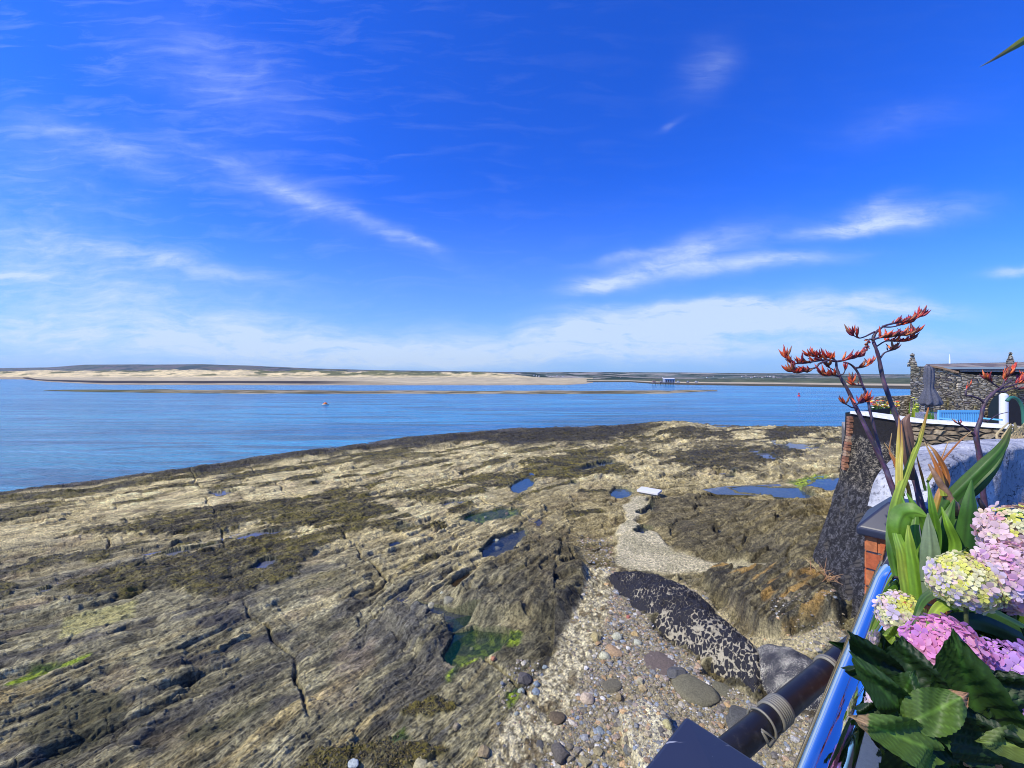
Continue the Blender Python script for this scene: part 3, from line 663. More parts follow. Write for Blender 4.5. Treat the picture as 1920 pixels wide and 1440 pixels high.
# shingle (far too many to count)
base_st = []
for sd_ in range(8):
    bm = stone_mesh(500+sd_, .48, 1.0 if sd_ % 3 else .5, 1); base_st.append((np.array([v.co[:] for v in bm.verts]), np.array([[v.index for v in f.verts] for f in bm.faces]))); bm.free()
pal = [(.40,.33,.20),(.30,.26,.17),(.20,.18,.14),(.27,.27,.24),(.52,.47,.34),(.48,.32,.15),(.17,.155,.12),(.60,.57,.47),(.36,.29,.22),(.26,.29,.30),(.24,.21,.14),(.40,.28,.17),(.33,.28,.19),(.22,.20,.15)]
Vs = []; Fs = []; Cs = []; nv = 0
# candidate vertices weighted by region
cand = (grv > .5)*(stp < .4)*1.0+.06*(stp > .5)+.10*snd+.22*polys(PXg, PYg, [[(950,1240),(1015,1240),(1000,1320),(930,1370),(930,1300)], [(1080,1000),(1150,1010),(1150,1090),(1100,1060)], [(1430,1150),(1590,1140),(1600,1230),(1480,1230)]]).__gt__(0)
cand *= (PYg < 1640)*(PYg > 1000); cw = (cand*D**2*(D/(PYg-HY))).ravel(); cw = np.cumsum(cw); cw /= cw[-1]
ids = np.searchsorted(cw, rng.random(15000)); Zr = Z.ravel(); Xr = X.ravel(); Yr = Y.ravel()
for q, idx in enumerate(ids):
    vb, fb = base_st[q % 8]; r = min(.011*math.exp(rng.normal(.25, .68)), .075); a = rng.random()*6.28
    c_, s_ = math.cos(a), math.sin(a); e = rng.uniform(.6, 1.3)
    v = vb*np.array([r, r*e, r]); v = np.stack([v[:,0]*c_-v[:,1]*s_, v[:,0]*s_+v[:,1]*c_, v[:,2]], -1)+[Xr[idx], Yr[idx], Zr[idx]+r*.02]
    Vs.append(v); Fs.append(fb+nv); nv += len(v); cc = np.array(pal[rng.integers(len(pal))])*rng.uniform(.65, 1.2); Cs.append(np.tile([*cc, 1], (len(v), 1)))
me = bpy.data.meshes.new('shingle'); Vs = np.concatenate(Vs); Fs = np.concatenate(Fs)
me.from_pydata(Vs.tolist(), [], Fs.tolist()); a = me.color_attributes.new('col', 'FLOAT_COLOR', 'POINT'); a.data.foreach_set('color', np.concatenate(Cs).astype(np.float32).ravel())
sh_ = link('shingle', me, M_stone); sh_['kind'] = 'stuff'; sh_['label'] = 'mixed brown, grey and orange shingle below the terrace'
# bladder wrack tufts: ragged low fronds over the weed beds (uncountable)
cw = ((weed > .55)*(PYg < 1500)*(poolmask < .3)*(PXg > -60)*(PXg < 1620)*(PYg-HY)**-.6).ravel(); cw = np.cumsum(cw); cw /= cw[-1]
ids = np.searchsorted(cw, rng.random(48000)); n = len(ids)
P0 = np.stack([Xr[ids], Yr[ids], Zr[ids]], -1); d_ = P0[:,1]; sz = np.clip(.018+.0022*d_, .03, .13)*rng.uniform(.5, 1.3, n)
an = rng.random(n)*6.28; dirv = np.stack([np.cos(an), np.sin(an), 0*an], -1); sid = np.stack([-np.sin(an), np.cos(an), 0*an], -1)
w_ = (sz*.32)[:, None]; hgt = (sz*rng.uniform(.15, .5, n))[:, None]; up = np.array([[0, 0, 1.]])
q0 = P0-sid*w_; q1 = P0+sid*w_; q2 = P0+dirv*(sz*.7)[:, None]+up*hgt+sid*w_*.8; q3 = P0+dirv*(sz*.7)[:, None]+up*hgt-sid*w_*.8; q4 = P0+dirv*(sz*1.5)[:, None]+up*hgt*.3
Vw = np.stack([q0, q1, q2, q3, q4], 1).reshape(-1, 3); bi = np.arange(n)*5
me = bpy.data.meshes.new('seaweed'); fl = [(b, b+1, b+2, b+3) for b in bi.tolist()]+[(b+3, b+2, b+4) for b in bi.tolist()]
me.from_pydata(Vw.tolist(), [], fl)
cwv = lerp(C(.022,.019,.010), C(.19,.145,.03), rng.random(n)**1.5); frn = fringe.ravel()[ids]; cwv = lerp(cwv, C(.025,.022,.014), np.clip(frn, 0, 1)*.8)
cwv = np.repeat(np.concatenate([cwv, np.ones((n, 1))], -1), 5, 0)
a = me.color_attributes.new('col', 'FLOAT_COLOR', 'POINT'); a.data.foreach_set('color', cwv.astype(np.float32).ravel())
M_weed = mat('seaweed', rough=.55, spec=.4, attr=True)
o = link('seaweed', me, M_weed); o['kind'] = 'stuff'; o['label'] = 'olive brown bladder wrack covering the rocks'

# ---- the long black rock coated in tar with cream patches
def wfn(t, b, pos, col):
    st = t.mapping(pos, (0, 0, R(-58)), (1, 1, 1))
    wv = t.v('ADD', st, t.v('MULTIPLY', t.noise(pos, 6, 3, .6, out=1), (.12, .12, .05)))
    n = t.noise(pos, 1.5, 4, .6); n3 = t.noise(wv, 13, 4, .7)
    v1 = t.vor(t.mapping(wv, (0,0,0), (5.2, 11, 7)), 1, 'DISTANCE_TO_EDGE')
    wd_ = t.m('ADD', .010, t.m('MULTIPLY', t.smooth(t.m('ADD', t.m('SUBTRACT', n, t.m('MULTIPLY', t.smooth(t.sep(pos)[1], 8.6, 10.2), .10)), t.m('MULTIPLY', t.m('SUBTRACT', n3, .5), .5)), .42, .66), .17))
    k = t.m('MULTIPLY', t.m('SUBTRACT', 1, t.smooth(t.m('SUBTRACT', v1, wd_), -.03, .03)), t.smooth(t.m('ADD', n3, t.m('MULTIPLY', n, .4)), .63, .70))
    sp = t.smooth(t.noise(pos, 34, 4, .6), .66, .70)
    k = t.m('MAXIMUM', k, t.m('MULTIPLY', sp, .35))
    c2 = t.noise(pos, 40, 4, .6)
    t.l.new(t.mix(k, t.mix(c2, (.008,.008,.010), (.035,.033,.035)), t.mix(c2, (.28,.24,.14), (.56,.50,.34))), b.inputs['Base Color'])
    bump(t, b, t.m('ADD', t.m('MULTIPLY', k, -.7), t.m('MULTIPLY', n3, .8)), 1, .05)
M_black = mat('black_rock', rough=.7, spec=.35, fn=wfn)
def loft_rock(name, Lp, Rp, hs, m, nu=130, nv=44, rough=.05, skew=1.0, seed=0, parent=None):
    La = spline([(*p, 0) for p in Lp], nu); Ra = spline([(*p, 0) for p in Rp], nu); H = np.interp(np.linspace(0, 1, nu), np.linspace(0, 1, len(hs)), hs)
    rows = []
    def sm(Q): 
        G = np.array([tuple(ground(q[0], q[1])) for q in Q]); K = 15; Gp = np.vstack([np.repeat(G[:1], K, 0), G, np.repeat(G[-1:], K, 0)]); return np.array([Gp[i:i+2*K+1].mean(0) for i in range(len(G))])
    GA, GB = sm(La), sm(Ra)
    for i in range(nu):
        a = Vector(GA[i]); b_ = Vector(GB[i]); za = a.z; row = []
        for j in range(nv):
            t_ = j/(nv-1); p = a.lerp(b_, t_); arch = math.sin(math.pi*t_**skew)**.62
            p.z = p.z*0+(a.z*(1-t_)+b_.z*t_)-.12+(H[i]+.12)*arch
            nn = mnoise.fractal(p*3.0+Vector((seed, 0, 0)), .8, 2.1, 4)*rough+mnoise.noise(Vector((p.x*8+p.y*5, p.y*9-p.x*6, seed)))*rough*.5
            p += Vector((nn*.6, -nn*.5, nn*1.3))*min(1, 6*t_*(1-t_)+.15); row.append(tuple(p))
        rows.append(row)
    V = np.array(rows, dtype=np.float32).reshape(-1, 3); i = np.arange(nu-1)[:, None]*nv+np.arange(nv-1)[None, :]
    Fq = np.stack([i, i+nv, i+nv+1, i+1], -1).reshape(-1, 4).astype(np.int32)
    return gridmesh(name, V, Fq, m, None, None)
o = loft_rock('black_rock', [(1128,1080),(1150,1100),(1172,1128),(1205,1155),(1245,1190),(1300,1232),(1350,1262),(1392,1284),(1425,1312)],
    [(1146,1072),(1220,1076),(1295,1100),(1330,1126),(1355,1160),(1398,1194),(1430,1220),(1435,1250),(1440,1300)],
    [.05,.24,.36,.36,.34,.33,.32,.30,.08], M_black, rough=.055, seed=3)
tag(o, 'long hump of black rock with cream patches and a dark crack along its edge', 'rock')
def lfn(t, b, pos, col):
    n = t.noise(pos, 60, 5, .75); n2 = t.noise(pos, 3, 3, .5)
    k = t.smooth(t.m('ADD', n, t.m('MULTIPLY', n2, .5)), .74, .86)
    t.l.new(t.mix(k, (.035,.035,.04), (.55,.51,.38)), b.inputs['Base Color']); bump(t, b, n, .5, .015)
o = loft_rock('smooth_rock', [(1412,1268),(1425,1290),(1450,1312),(1490,1330),(1560,1330),(1600,1330)], [(1408,1215),(1440,1205),(1490,1215),(1545,1245),(1585,1280),(1610,1310)], [.12,.30,.34,.32,.26,.15], mat('speckled_rock', rough=.75, spec=.3, fn=lfn), rough=.03, skew=.8, seed=9)
tag(o, 'smooth dark speckled boulder touching the lower end of the black rock', 'rock')

# ---- white slab at the end of the concrete path
g = ground(1218, 926); a_ = Vector((.80, -.60, 0)); b_ = Vector((.60, .80, 0))
mb = MB(); mb.box(g+Vector((0, 0, .16)), 1.05, .75, .11, a_, b_, (0, 0, 1), (.78,.77,.72)); bm = bmesh.new()
o = mb.build('concrete_slab', M_plain); md = o.modifiers.new('bevel', 'BEVEL'); md.width = .012; md.segments = 2
tag(o, 'square white concrete slab lying at the far end of the path', 'slab')
mb = MB(); mb.box(g+Vector((0, 0, .02)), .9, .6, .2, a_, b_, (0, 0, 1), (.36,.32,.22)); q = mb.build('footing', M_stone, o)

# ---- buoys
def lathe(prof, c, n=24, axis=Vector((0,0,1)), col=(1,1,1), mb=None):
    mb = mb or MB(); vs = []; x = axis.orthogonal().normalized(); y = axis.cross(x)
    for r, z in prof:
        for k in range(n):
            a = 2*math.pi*k/n; vs.append(Vector(c)+axis*z+(x*math.cos(a)+y*math.sin(a))*r)
    m_ = len(prof); fs = [(i*n+k, i*n+(k+1) % n, (i+1)*n+(k+1) % n, (i+1)*n+k) for i in range(m_-1) for k in range(n)]
    fs += [tuple(reversed(range(n))), tuple(range((m_-1)*n, m_*n))]; mb.add(vs, fs, col); return mb
M_paint = mat('buoy_paint', rough=.4, attr=True)
c = PX(610, 0, 94); c.z = WATER
t_ = empty('mooring_buoy', c); tag(t_, 'orange and white mooring buoy floating in mid channel', 'buoy')
lathe([(.45,-.15),(.72,0),(.78,.12),(.70,.22)], c, col=(.55,.50,.42)).build('float', M_paint, t_, True)
lathe([(.50,.22),(.42,.40),(.22,.55),(.06,.60)], c, col=(.85,.22,.02)).build('top', M_paint, t_, True)
mb = MB(); mb.tube([c+Vector((.0,0,.58)), c+Vector((.0,0,.74))], .05, 8, (.2,.2,.2)); mb.build('eye', M_paint, t_)
c = PX(1498, 0, 133); c.z = WATER
t_ = empty('channel_buoy', c); tag(t_, 'small red channel buoy on the water at right', 'buoy')
lathe([(.35,-.1),(.40,.05),(.38,.30),(.25,.38)], c, col=(.75,.02,.02)).build('float', M_paint, t_, True)
lathe([(.16,.38),(.12,.85),(.22,.86),(.22,1.12),(.05,1.15)], c, col=(.8,.02,.03)).build('tower', M_paint, t_, True)

# ---- far jetty with its shed
dj = 292; t_ = empty('jetty', PX(1245, 720, dj)); tag(t_, 'far wooden jetty standing in the water off the right shore', 'jetty')
def zpy(py, d): return CZ-(py-HY)/F*d
mb = MB(); c = PX(1243, 717.5, dj); mb.box(c, 15.5, 4, .5, col=(.16,.13,.11)); mb.build('deck', M_plain, t_)
for k in range(9):
    px = 1224+k*4.8; p = PX(px, 717.5, dj-1.6); mb = MB(); mb.tube([Vector((p.x, p.y, -1.6)), p], .16, 6, (.07,.06,.05)); mb.build('pile', M_plain, t_)
mb = MB(); a = PX(1226, 716.5, dj); mb.box(a+Vector((0,0,.5)), 2.0, 2, 1.3, col=(.35,.2,.16)); mb.build('crane_base', M_plain, t_)
sh = empty('boat_shed', PX(1253, 717, dj+2)); tag(sh, 'long low grey shed with a pale roof beside the far jetty', 'shed')
a = PX(1244.5, 713.5, dj+1); b_ = PX(1263, 713.5, dj+1); mb = MB(); mid = (a+b_)/2; mb.box(mid-Vector((0,0,.1)), (b_-a).x, 4, 2.6, col=(.30,.34,.42)); mb.build('wall', M_plain, sh)
mb = MB(); r0 = mid+Vector((0, 0, 1.2)); wx_ = (b_-a).x/2+.2
mb.add([r0+Vector((-wx_,-2.4,0)), r0+Vector((wx_,-2.4,0)), r0+Vector((wx_,0,.7)), r0+Vector((-wx_,0,.7)), r0+Vector((wx_,2.4,0)), r0+Vector((-wx_,2.4,0))], [(0,1,2,3),(3,2,4,5),(0,3,5),(1,4,2),(0,5,4,1)], (.62,.63,.64)); mb.build('roof', M_plain, sh)
for k in range(4):
    mb = MB(); mb.box(a+Vector((1.1+k*1.7, -2.03, -.3)), .8, .06, 1.6, col=(.05,.06,.08)); mb.build('door', M_plain, sh)
for k, (px, w_, colr, lab) in enumerate([(1240,2.2,(.20,.05,.05),'small dark red boat lying behind the far jetty'), (1272,3.2,(.55,.55,.52),'white hulled boat drawn up just right of the far shed'), (1290,2.4,(.12,.14,.2),'dark blue boat drawn up among the far white ones'), (1306,3,(.62,.6,.55),'pale boat furthest right on the far shore')]):
    p = PX(px, 717.5, dj+8); p.z = max(p.z, -.7); bt = empty('boat', p); tag(bt, lab, 'boat', 'boats on the far shore')
    mb = MB(); L2 = w_/2; mb.add([p+Vector(v) for v in [(-L2*.85,-.4,0),(L2*.6,-.4,0),(L2*.6,.4,0),(-L2*.85,.4,0),(-L2,-.55,.8),(L2*.7,-.55,.8),(L2*.7,.55,.8),(-L2,.55,.8),(L2*1.15,0,.95)]],
        [(3,2,1,0),(0,1,5,4),(2,3,7,6),(3,0,4,7),(4,5,8,6,7),(1,2,6,8,5)], colr); mb.build('hull', M_paint, bt)
    mb = MB(); mb.box(p+Vector((-.2*L2,0,1.1)), L2*.8, .7, .6, col=(.6,.6,.6)); mb.build('cabin', M_paint, bt)
# tiny town houses on the far hillside
def ridge_z(ob, x, y):
    me = ob.data; co = np.empty(len(me.vertices)*3, np.float32); me.vertices.foreach_get('co', co); return co.reshape(-1, 3)
HV = ridge_z(bpy.data.objects['hills'], 0, 0); HPX = 960+F*HV[:,0]/HV[:,1]; HPY = HY+(CZ-HV[:,2])*F/HV[:,1]
for k in range(90):
    zone = rng.choice(4, p=[.5, .2, .18, .12]); px = [rng.uniform(800, 965), rng.uniform(975, 1060), rng.uniform(1380, 1480), rng.uniform(1120, 1380)][zone]; py = [rng.uniform(702, 707.5), rng.uniform(703, 709), rng.uniform(705, 710), rng.uniform(706, 711)][zone]
    idx = np.argmin((HPX-px)**2+(HPY-py)**2*9); p = Vector(HV[idx]); s_ = p.y/F*rng.uniform(1.2, 2.6)
    mb = MB(); a = rng.uniform(-.5, .5); X1 = Vector((math.cos(a), math.sin(a), 0)); Y1 = Vector((-math.sin(a), math.cos(a), 0)); wc_ = (.75,.73,.68) if rng.random() < .75 else (.45,.38,.32)
    mb.box(p+Vector((0,0,s_*.25)), s_, s_*.7, s_*.6, X1, Y1, (0,0,1), wc_); tp = p+Vector((0,0,s_*.55))
    mb.add([tp-X1*s_*.52-Y1*s_*.38, tp+X1*s_*.52-Y1*s_*.38, tp+X1*s_*.52+Y1*s_*.38, tp-X1*s_*.52+Y1*s_*.38, tp-X1*s_*.5+Vector((0,0,s_*.28)), tp+X1*s_*.5+Vector((0,0,s_*.28))], [(0,1,5,4),(2,3,4,5),(0,4,3),(1,2,5)], (.12,.12,.14))
    o = mb.build('house', M_plain); tag(o, ['tiny pale house in the dense far town left of centre', 'tiny pale house on the far hillside above the sand spit tip', 'tiny pale house on the far hillside behind the red flax flowers', 'tiny pale house scattered on the low fields above the jetty'][zone], 'house', ['houses of the dense far town', 'houses above the sand spit', 'houses on the right hillside', 'houses above the jetty'][zone])
# ================================================================ WALLS, TERRACE, BUILDING
def stonefn(c1, c2, c3, joint=(.06,.05,.04), scl=(4, 4, 13), lich=(.40,.33,.12), flatdir=False):
    def fn(t, b, pos, col):
        p2 = t.v('ADD', pos, t.v('MULTIPLY', t.noise(pos, 2.5, 3, .6, out=1), (.15, .15, .10)))
        m_ = t.mapping(p2, (0,0,0), scl)
        v = t.vor(m_, 1, 'F1', 'Color', .9); e = t.vor(m_, 1, 'DISTANCE_TO_EDGE', 'Distance', .9)
        k = t.sep(v)[0]; n = t.noise(pos, 9, 5, .7)
        c = t.mix(k, c1, c2); c = t.mix(t.smooth(t.sep(v)[1], .72, .9), c, c3)
        c = t.mix(t.smooth(t.noise(pos, 1.1, 4, .6), .55, .7), c, lich)
        c = t.mix(t.m('SUBTRACT', 1, t.smooth(e, 0, .10)), c, joint)
        c = t.mix(t.smooth(n, .3, .7), t.mix(1, c, (.6,.6,.6), 'MULTIPLY'), t.mix(1, c, (1.35,1.3,1.25), 'MULTIPLY'))
        t.l.new(c, b.inputs['Base Color']); bump(t, b, t.m('ADD', t.smooth(e, 0, .2), t.m('MULTIPLY', n, .5)), 1, .05)
    return fn
M_rubble = mat('rubble_stone', rough=.9, spec=.2, fn=stonefn((.42,.36,.23),(.66,.58,.40),(.20,.17,.15)))
M_rubble2 = mat('grey_rubble', rough=.9, spec=.2, fn=stonefn((.46,.41,.29),(.72,.66,.50),(.34,.29,.22), lich=(.45,.40,.22)))
M_rubble3 = mat('brown_rubble', rough=.9, spec=.2, fn=stonefn((.24,.19,.12),(.40,.33,.21),(.15,.12,.09), scl=(5, 5, 9), lich=(.12,.10,.06)))
M_dark = mat('painted_shade', (.012,.012,.015), .8)  # near-black colour painting the shade under the eave and in the archway
def surf(name, fn_, nu, nv, m, parent):
    V = np.array([[tuple(fn_(i/(nu-1), j/(nv-1))) for j in range(nv)] for i in range(nu)], dtype=np.float32).reshape(-1, 3)
    i = np.arange(nu-1)[:, None]*nv+np.arange(nv-1)[None, :]; Fq = np.stack([i, i+nv, i+nv+1, i+1], -1).reshape(-1, 4).astype(np.int32)
    o = gridmesh(name, V, Fq, m, None, None); o.parent = parent; o.matrix_parent_inverse = Matrix.Translation(parent.location).inverted(); return o
# --- black sea wall
def tarfn(t, b, pos, col):
    z = t.sep(pos)[2]; n = t.noise(pos, 7, 6, .75); n2 = t.noise(pos, 1.4, 4, .6)
    fib = t.noise(t.mapping(pos, (R(35), R(20), 0), (3, 3, 16)), 4, 5, .75)
    pl = t.m('ABSOLUTE', t.m('SINE', t.m('MULTIPLY', t.v('DOT_PRODUCT', pos, (.5, 1.7, 2.6), out=1), 9)))
    pl = t.smooth(t.m('ADD', pl, t.m('MULTIPLY', n, .8)), .55, 1.2); boards = t.m('MULTIPLY', t.smooth(n2, .60, .63), t.smooth(z, 3.4, 3.0))
    spk = t.smooth(t.m('ADD', t.m('MULTIPLY', n, .5), t.m('MULTIPLY', fib, .5)), .49, .57)
    mid = t.m('MULTIPLY', t.smooth(t.m('ADD', z, t.m('MULTIPLY', n2, .5)), 4.62, 4.50), t.smooth(z, 2.9, 3.3))
    c = t.mix(spk, (.022,.021,.021), t.mix(mid, (.19,.185,.18), (.42,.37,.26)))
    c = t.mix(boards, c, t.mix(pl, (.035,.033,.03), (.13,.115,.09)))
    c = t.mix(t.smooth(t.m('ADD', z, t.m('MULTIPLY', n2, .4)), 4.50, 4.62), c, t.mix(n, (.012,.011,.012), (.05,.045,.04)))
    t.l.new(c, b.inputs['Base Color']); bump(t, b, t.m('ADD', n, fib), 1, .06)
M_tar = mat('tarred_wall', rough=.75, spec=.3, fn=tarfn)
A_, B_, C_ = Vector((9.45, 11.2, 4.95)), Vector((8.95, 9.0, 4.95)), Vector((9.85, 7.75, 4.95)); A2, B2 = Vector((8.0, 10.9, .3)), Vector((6.1, 7.2, .1))
sw = empty('sea_wall', (8, 10, .5)); tag(sw, 'tall black tarred sea wall with a white coping and a strip of bricks on its corner', 'wall')
def swf(u, v):
    top = A_.lerp(B_, u); bot = A2.lerp(B2, u); vv_ = v**1.35 if v > 0 else 0
    p = Vector((bot.x+(top.x-bot.x)*(1-(1-v)**1.6), bot.y+(top.y-bot.y)*v, bot.z+(top.z-bot.z)*v))
    n = mnoise.fractal(p*1.5, .9, 2.1, 5)*.10*(1-sst(np.float64(v), .86, .9)*.8); p.x -= n+.05*math.sin(v*40)*0; p.y -= n*.4
    return p
surf('tarred_face', swf, 90, 150, M_tar, sw)
mb = MB()
def wall_back(mb, pts_top, pts_bot, th, col=(1,1,1)):
    pass
# far edge return of the wall and the body behind
def swe(u, v):
    p = swf(0, v); return p+Vector((.9, .5, 0))*u*3
surf('far_end', swe, 20, 60, M_tar, sw)
br = MB(); 
for k in range(19):
    v = .975-k*.0165; p = swf(.045, v)+Vector((-.03, -.03, 0)); h = .062
    w_ = .15 if k % 2 else .12; d_ = (B_-A_).normalized(); n_ = Vector((-.97, .22, 0)).normalized()
    br.box(p+d_*(.10+w_/2)+n_*.02, w_, .10, h, d_, n_, (0,0,1), random.choice([(.38,.17,.09),(.30,.14,.08),(.45,.30,.18),(.42,.20,.10)]))
M_brick = mat('brick', rough=.8, attr=True, fn=attr_noise(30, .3, .3, .003))
br.build('brick_quoin', M_brick, sw)
def cop(name, a, b_, th, h, m, par, col=(.8,.8,.8), ov=.04, up=0):
    mb = MB(); d_ = (b_-a).normalized(); n_ = Vector((d_.y, -d_.x, 0)); n = 14; prev = None
    for k in range(n):
        p = a.lerp(b_, k/n); q = a.lerp(b_, (k+1)/n); j = [random.uniform(-.008, .008) for _ in range(2)]
        mb.hexa([p+n_*ov, q+n_*ov, q-n_*th, p-n_*th], [p+n_*(ov-.01)+Vector((0,0,h+j[0])), q+n_*(ov-.01)+Vector((0,0,h+j[0])), q-n_*th+Vector((0,0,h)), p-n_*th+Vector((0,0,h))], col)
    return mb.build(name, m, par)
M_white = mat('whitewash', rough=.8, attr=True, fn=attr_noise(8, .18, .4, .01))
cop('coping', A_.lerp(B_, .14), B_, .35, .07, M_white, sw, (.82,.82,.80), .05)
# brown side wall facing the terrace
sw2 = empty('garden_wall', (9.4, 8.4, 3)); tag(sw2, 'brown coursed stone wall with a thin white coping below the blue bench', 'wall')
def s2f(u, v):
    p = B_.lerp(C_+(C_-B_)*.35, u); p = Vector((p.x, p.y, 1.5+3.45*v)); n = mnoise.fractal(p*2.2, .9, 2.1, 4)*.03; 
    if .60 < v < .63: n += .03
    if .80 < v < .82: n -= .02
    return p+Vector((-.5, -.6, 0))*n
surf('stone_face', s2f, 60, 60, M_rubble3, sw2); cop('coping', B_, C_, .35, .06, M_white, sw2, (.82,.82,.80), .05)
cop('end_stone', C_, C_+(C_-B_).normalized()*.5, .35, .04, M_rubble2, sw2, (1,1,1), .05)
# paved yard behind
def prism(name, poly, z0, z1, col):
    mb = MB(); n = len(poly); mb.add([(x, y, z1) for x, y in poly]+[(x, y, z0) for x, y in poly], [tuple(range(n)), tuple(reversed(range(n, 2*n)))]+[(i, i+n, (i+1) % n+n, (i+1) % n) for i in range(n)], col)
    o = mb.build(name, M_stone); o['kind'] = 'structure'; return o
YP = [(9.3, 8.9), (9.9, 7.9), (11, 6.5), (24, 6.5), (24, 19), (14.2, 17), (9.85, 11.4), (9.6, 11.1), (9.2, 9.1)]
prism('pavement', YP, 3.9, 4.0, (.35,.33,.28)); prism('ground', YP, -1, 3.896, (.2,.18,.14))
# --- stone building at right
bl = empty('stone_building', PX(1800, 790, 15)); tag(bl, 'low rubble stone building with a slate roof and stepped stone finials', 'building')
def pface(mb, pts, d, th, col=(1,1,1)):
    """vertical wall facing the camera: outline px polygon at depth d, th thick"""
    f = [PX(x, y, d) for x, y in pts]; b_ = [p+Vector((p.x/p.y*th, th, 0)) for p in f]; n = len(f)
    mb.add(f+b_, [tuple(range(n)), tuple(reversed(range(n, 2*n)))]+[(i, i+n, (i+1) % n+n, (i+1) % n) for i in range(n)], col)
mb = MB(); pface(mb, [(1707,812),(1707,689),(1709,687),(1733,687),(1734,812)], 14.9, 1.6); mb.build('corner_pier', M_rubble2, bl)
def finial(px, py, d, s_, par, m=M_rubble2):
    mb = MB(); w0 = 17/F*d*s_
    for k, (w_, h0, h1) in enumerate([(1.0, 0, 4), (.95, 4, 6.5), (.80, 6.5, 9), (.66, 9, 11.5), (.54, 11.5, 14), (.42, 14, 16.5), (.36, 16.5, 18), (.50, 18, 19.6), (.40, 19.6, 21), (.18, 21, 22)]):
        z0 = h0/F*d*s_; z1 = h1/F*d*s_; c = PX(px, py, d)+Vector((random.uniform(-.01,.01), w0*.5, (z0+z1)/2)); w_ *= w0
        a, b_ = w_/2, w_/2*.90
        sk = c.x/c.y; mb.hexa([c+Vector((x*a+y*a*sk, y*a, -(z1-z0)/2)) for x, y in ((-1,-1),(1,-1),(1,1),(-1,1))], [c+Vector((x*b_+y*b_*sk, y*b_, (z1-z0)/2*.96)) for x, y in ((-1,-1),(1,-1),(1,1),(-1,1))])
    return mb.build('finial', m, par)
finial(1720.5, 687, 15.0, 1.15, bl); finial(1905, 681, 17.2, .98, bl)
mb = MB(); pface(mb, [(1734,812),(1734,687),(1742,686),(1752,688),(1765,690),(1780,694),(1797,698.5),(1815,701.5),(1832,703),(1870,704),(1960,706),(1960,812)], 15.1, .45); mb.build('wall', M_rubble, bl)
mb = MB(); pts = [(1741,685.2),(1752,686.6),(1766,689),(1781,693),(1798,697.5)]
for (x0, y0), (x1, y1) in zip(pts, pts[1:]):
    mb.hexa([PX(x0, y0+2.5, 15.05), PX(x1, y1+2.5, 15.05), PX(x1, y1+2.5, 15.6), PX(x0, y0+2.5, 15.6)], [PX(x0, y0-.8, 15.05), PX(x1, y1-.8, 15.05), PX(x1, y1-.8, 15.6), PX(x0, y0-.8, 15.6)], (.52,.32,.16))
mb.build('wall_top', M_stone, bl)
mb = MB(); a, b_, c, d_ = PX(1730, 689.5, 15.75), PX(2010, 689.0, 15.75), PX(2010, 677, 18.2), PX(1737, 682.5, 18.2)
mb.add([a, b_, c, d_]+[q-Vector((0,0,.08)) for q in (a, b_, c, d_)], [(0,1,2,3),(7,6,5,4),(0,4,5,1),(1,5,6,2),(2,6,7,3),(3,7,4,0)]); 
def rooffn(t, b, pos, col):
    n = t.noise(pos, 1.6, 5, .7); n2 = t.noise(pos, 12, 4, .7)
    t.l.new(t.mix(t.smooth(n, .45, .6), t.mix(n2, (.10,.08,.07), (.22,.17,.13)), t.mix(n2, (.30,.26,.20), (.42,.36,.26))), b.inputs['Base Color']); bump(t, b, n2, .6, .03)
mb.build('roof', mat('old_slate', rough=.8, fn=rooffn), bl)
mb = MB(); pface(mb, [(1735,812),(1735,688),(1960,684),(1960,812)], 17.9, .4); mb.build('back_wall', M_rubble, bl)
mb = MB(); pface(mb, [(1738,692),(1738,688.6),(1990,688.4),(1990,692)], 15.65, .08, (.50,.60,.55)); mb.build('fascia', M_plain, bl)
mb = MB(); pface(mb, [(1780,694),(1780,692.2),(1990,692.2),(1990,694.5)], 15.55, .06, (.03,.03,.05)); mb.build('gutter', M_plain, bl)
mb = MB(); pface(mb, [(1800,696.2),(1800,694.8),(1990,695),(1990,697)], 15.6, .05, (.55,.60,.66)); mb.build('eave_strip', M_plain, bl)
mb = MB(); pface(mb, [(1796,712),(1796,697),(1990,697.5),(1990,712)], 15.9, .05); mb.build('eave_shade', M_dark, bl)  # dark sheet painting the shade under the eave
mb = MB(); pface(mb, [(1852,812),(1853,765),(1858,752),(1866,742),(1876,739),(1890,739),(1890,812)], 14.98, .11); mb.build('doorway', mat('dark_green_door', (.012,.022,.020), .5), bl)
mb = MB(); pface(mb, [(1888,812),(1889,752),(1894,747),(1905,746),(1913,752),(1918,765),(1920,812)], 14.97, .12); mb.build('archway', M_dark, bl)  # solid panel; the shade inside the opening is painted near-black
mb = MB(); pface(mb, [(1915,720),(1990,722),(1990,728),(1900,726)], 14.9, .2, (.46,.36,.25)); mb.build('lintel', M_stone, bl)
# low garden wall to the left of the building
lw = empty('low_stone_wall', PX(1660, 790, 15)); tag(lw, 'low pale dry stone wall left of the stone building', 'wall')
mb = MB(); pface(mb, [(1634,812),(1636,750),(1642,745),(1655,743.5),(1680,743.5),(1707,742),(1707,812)], 15.2, .5); mb.build('stone_face', M_rubble2, lw)
mb = MB(); pface(mb, [(1628,783),(1630,770),(1660,762),(1663,783)], 13.6, .3, (.05,.05,.06)); o = mb.build('flower_trough', M_plain); tag(o, 'dark trough in front of the low stone wall', 'trough')
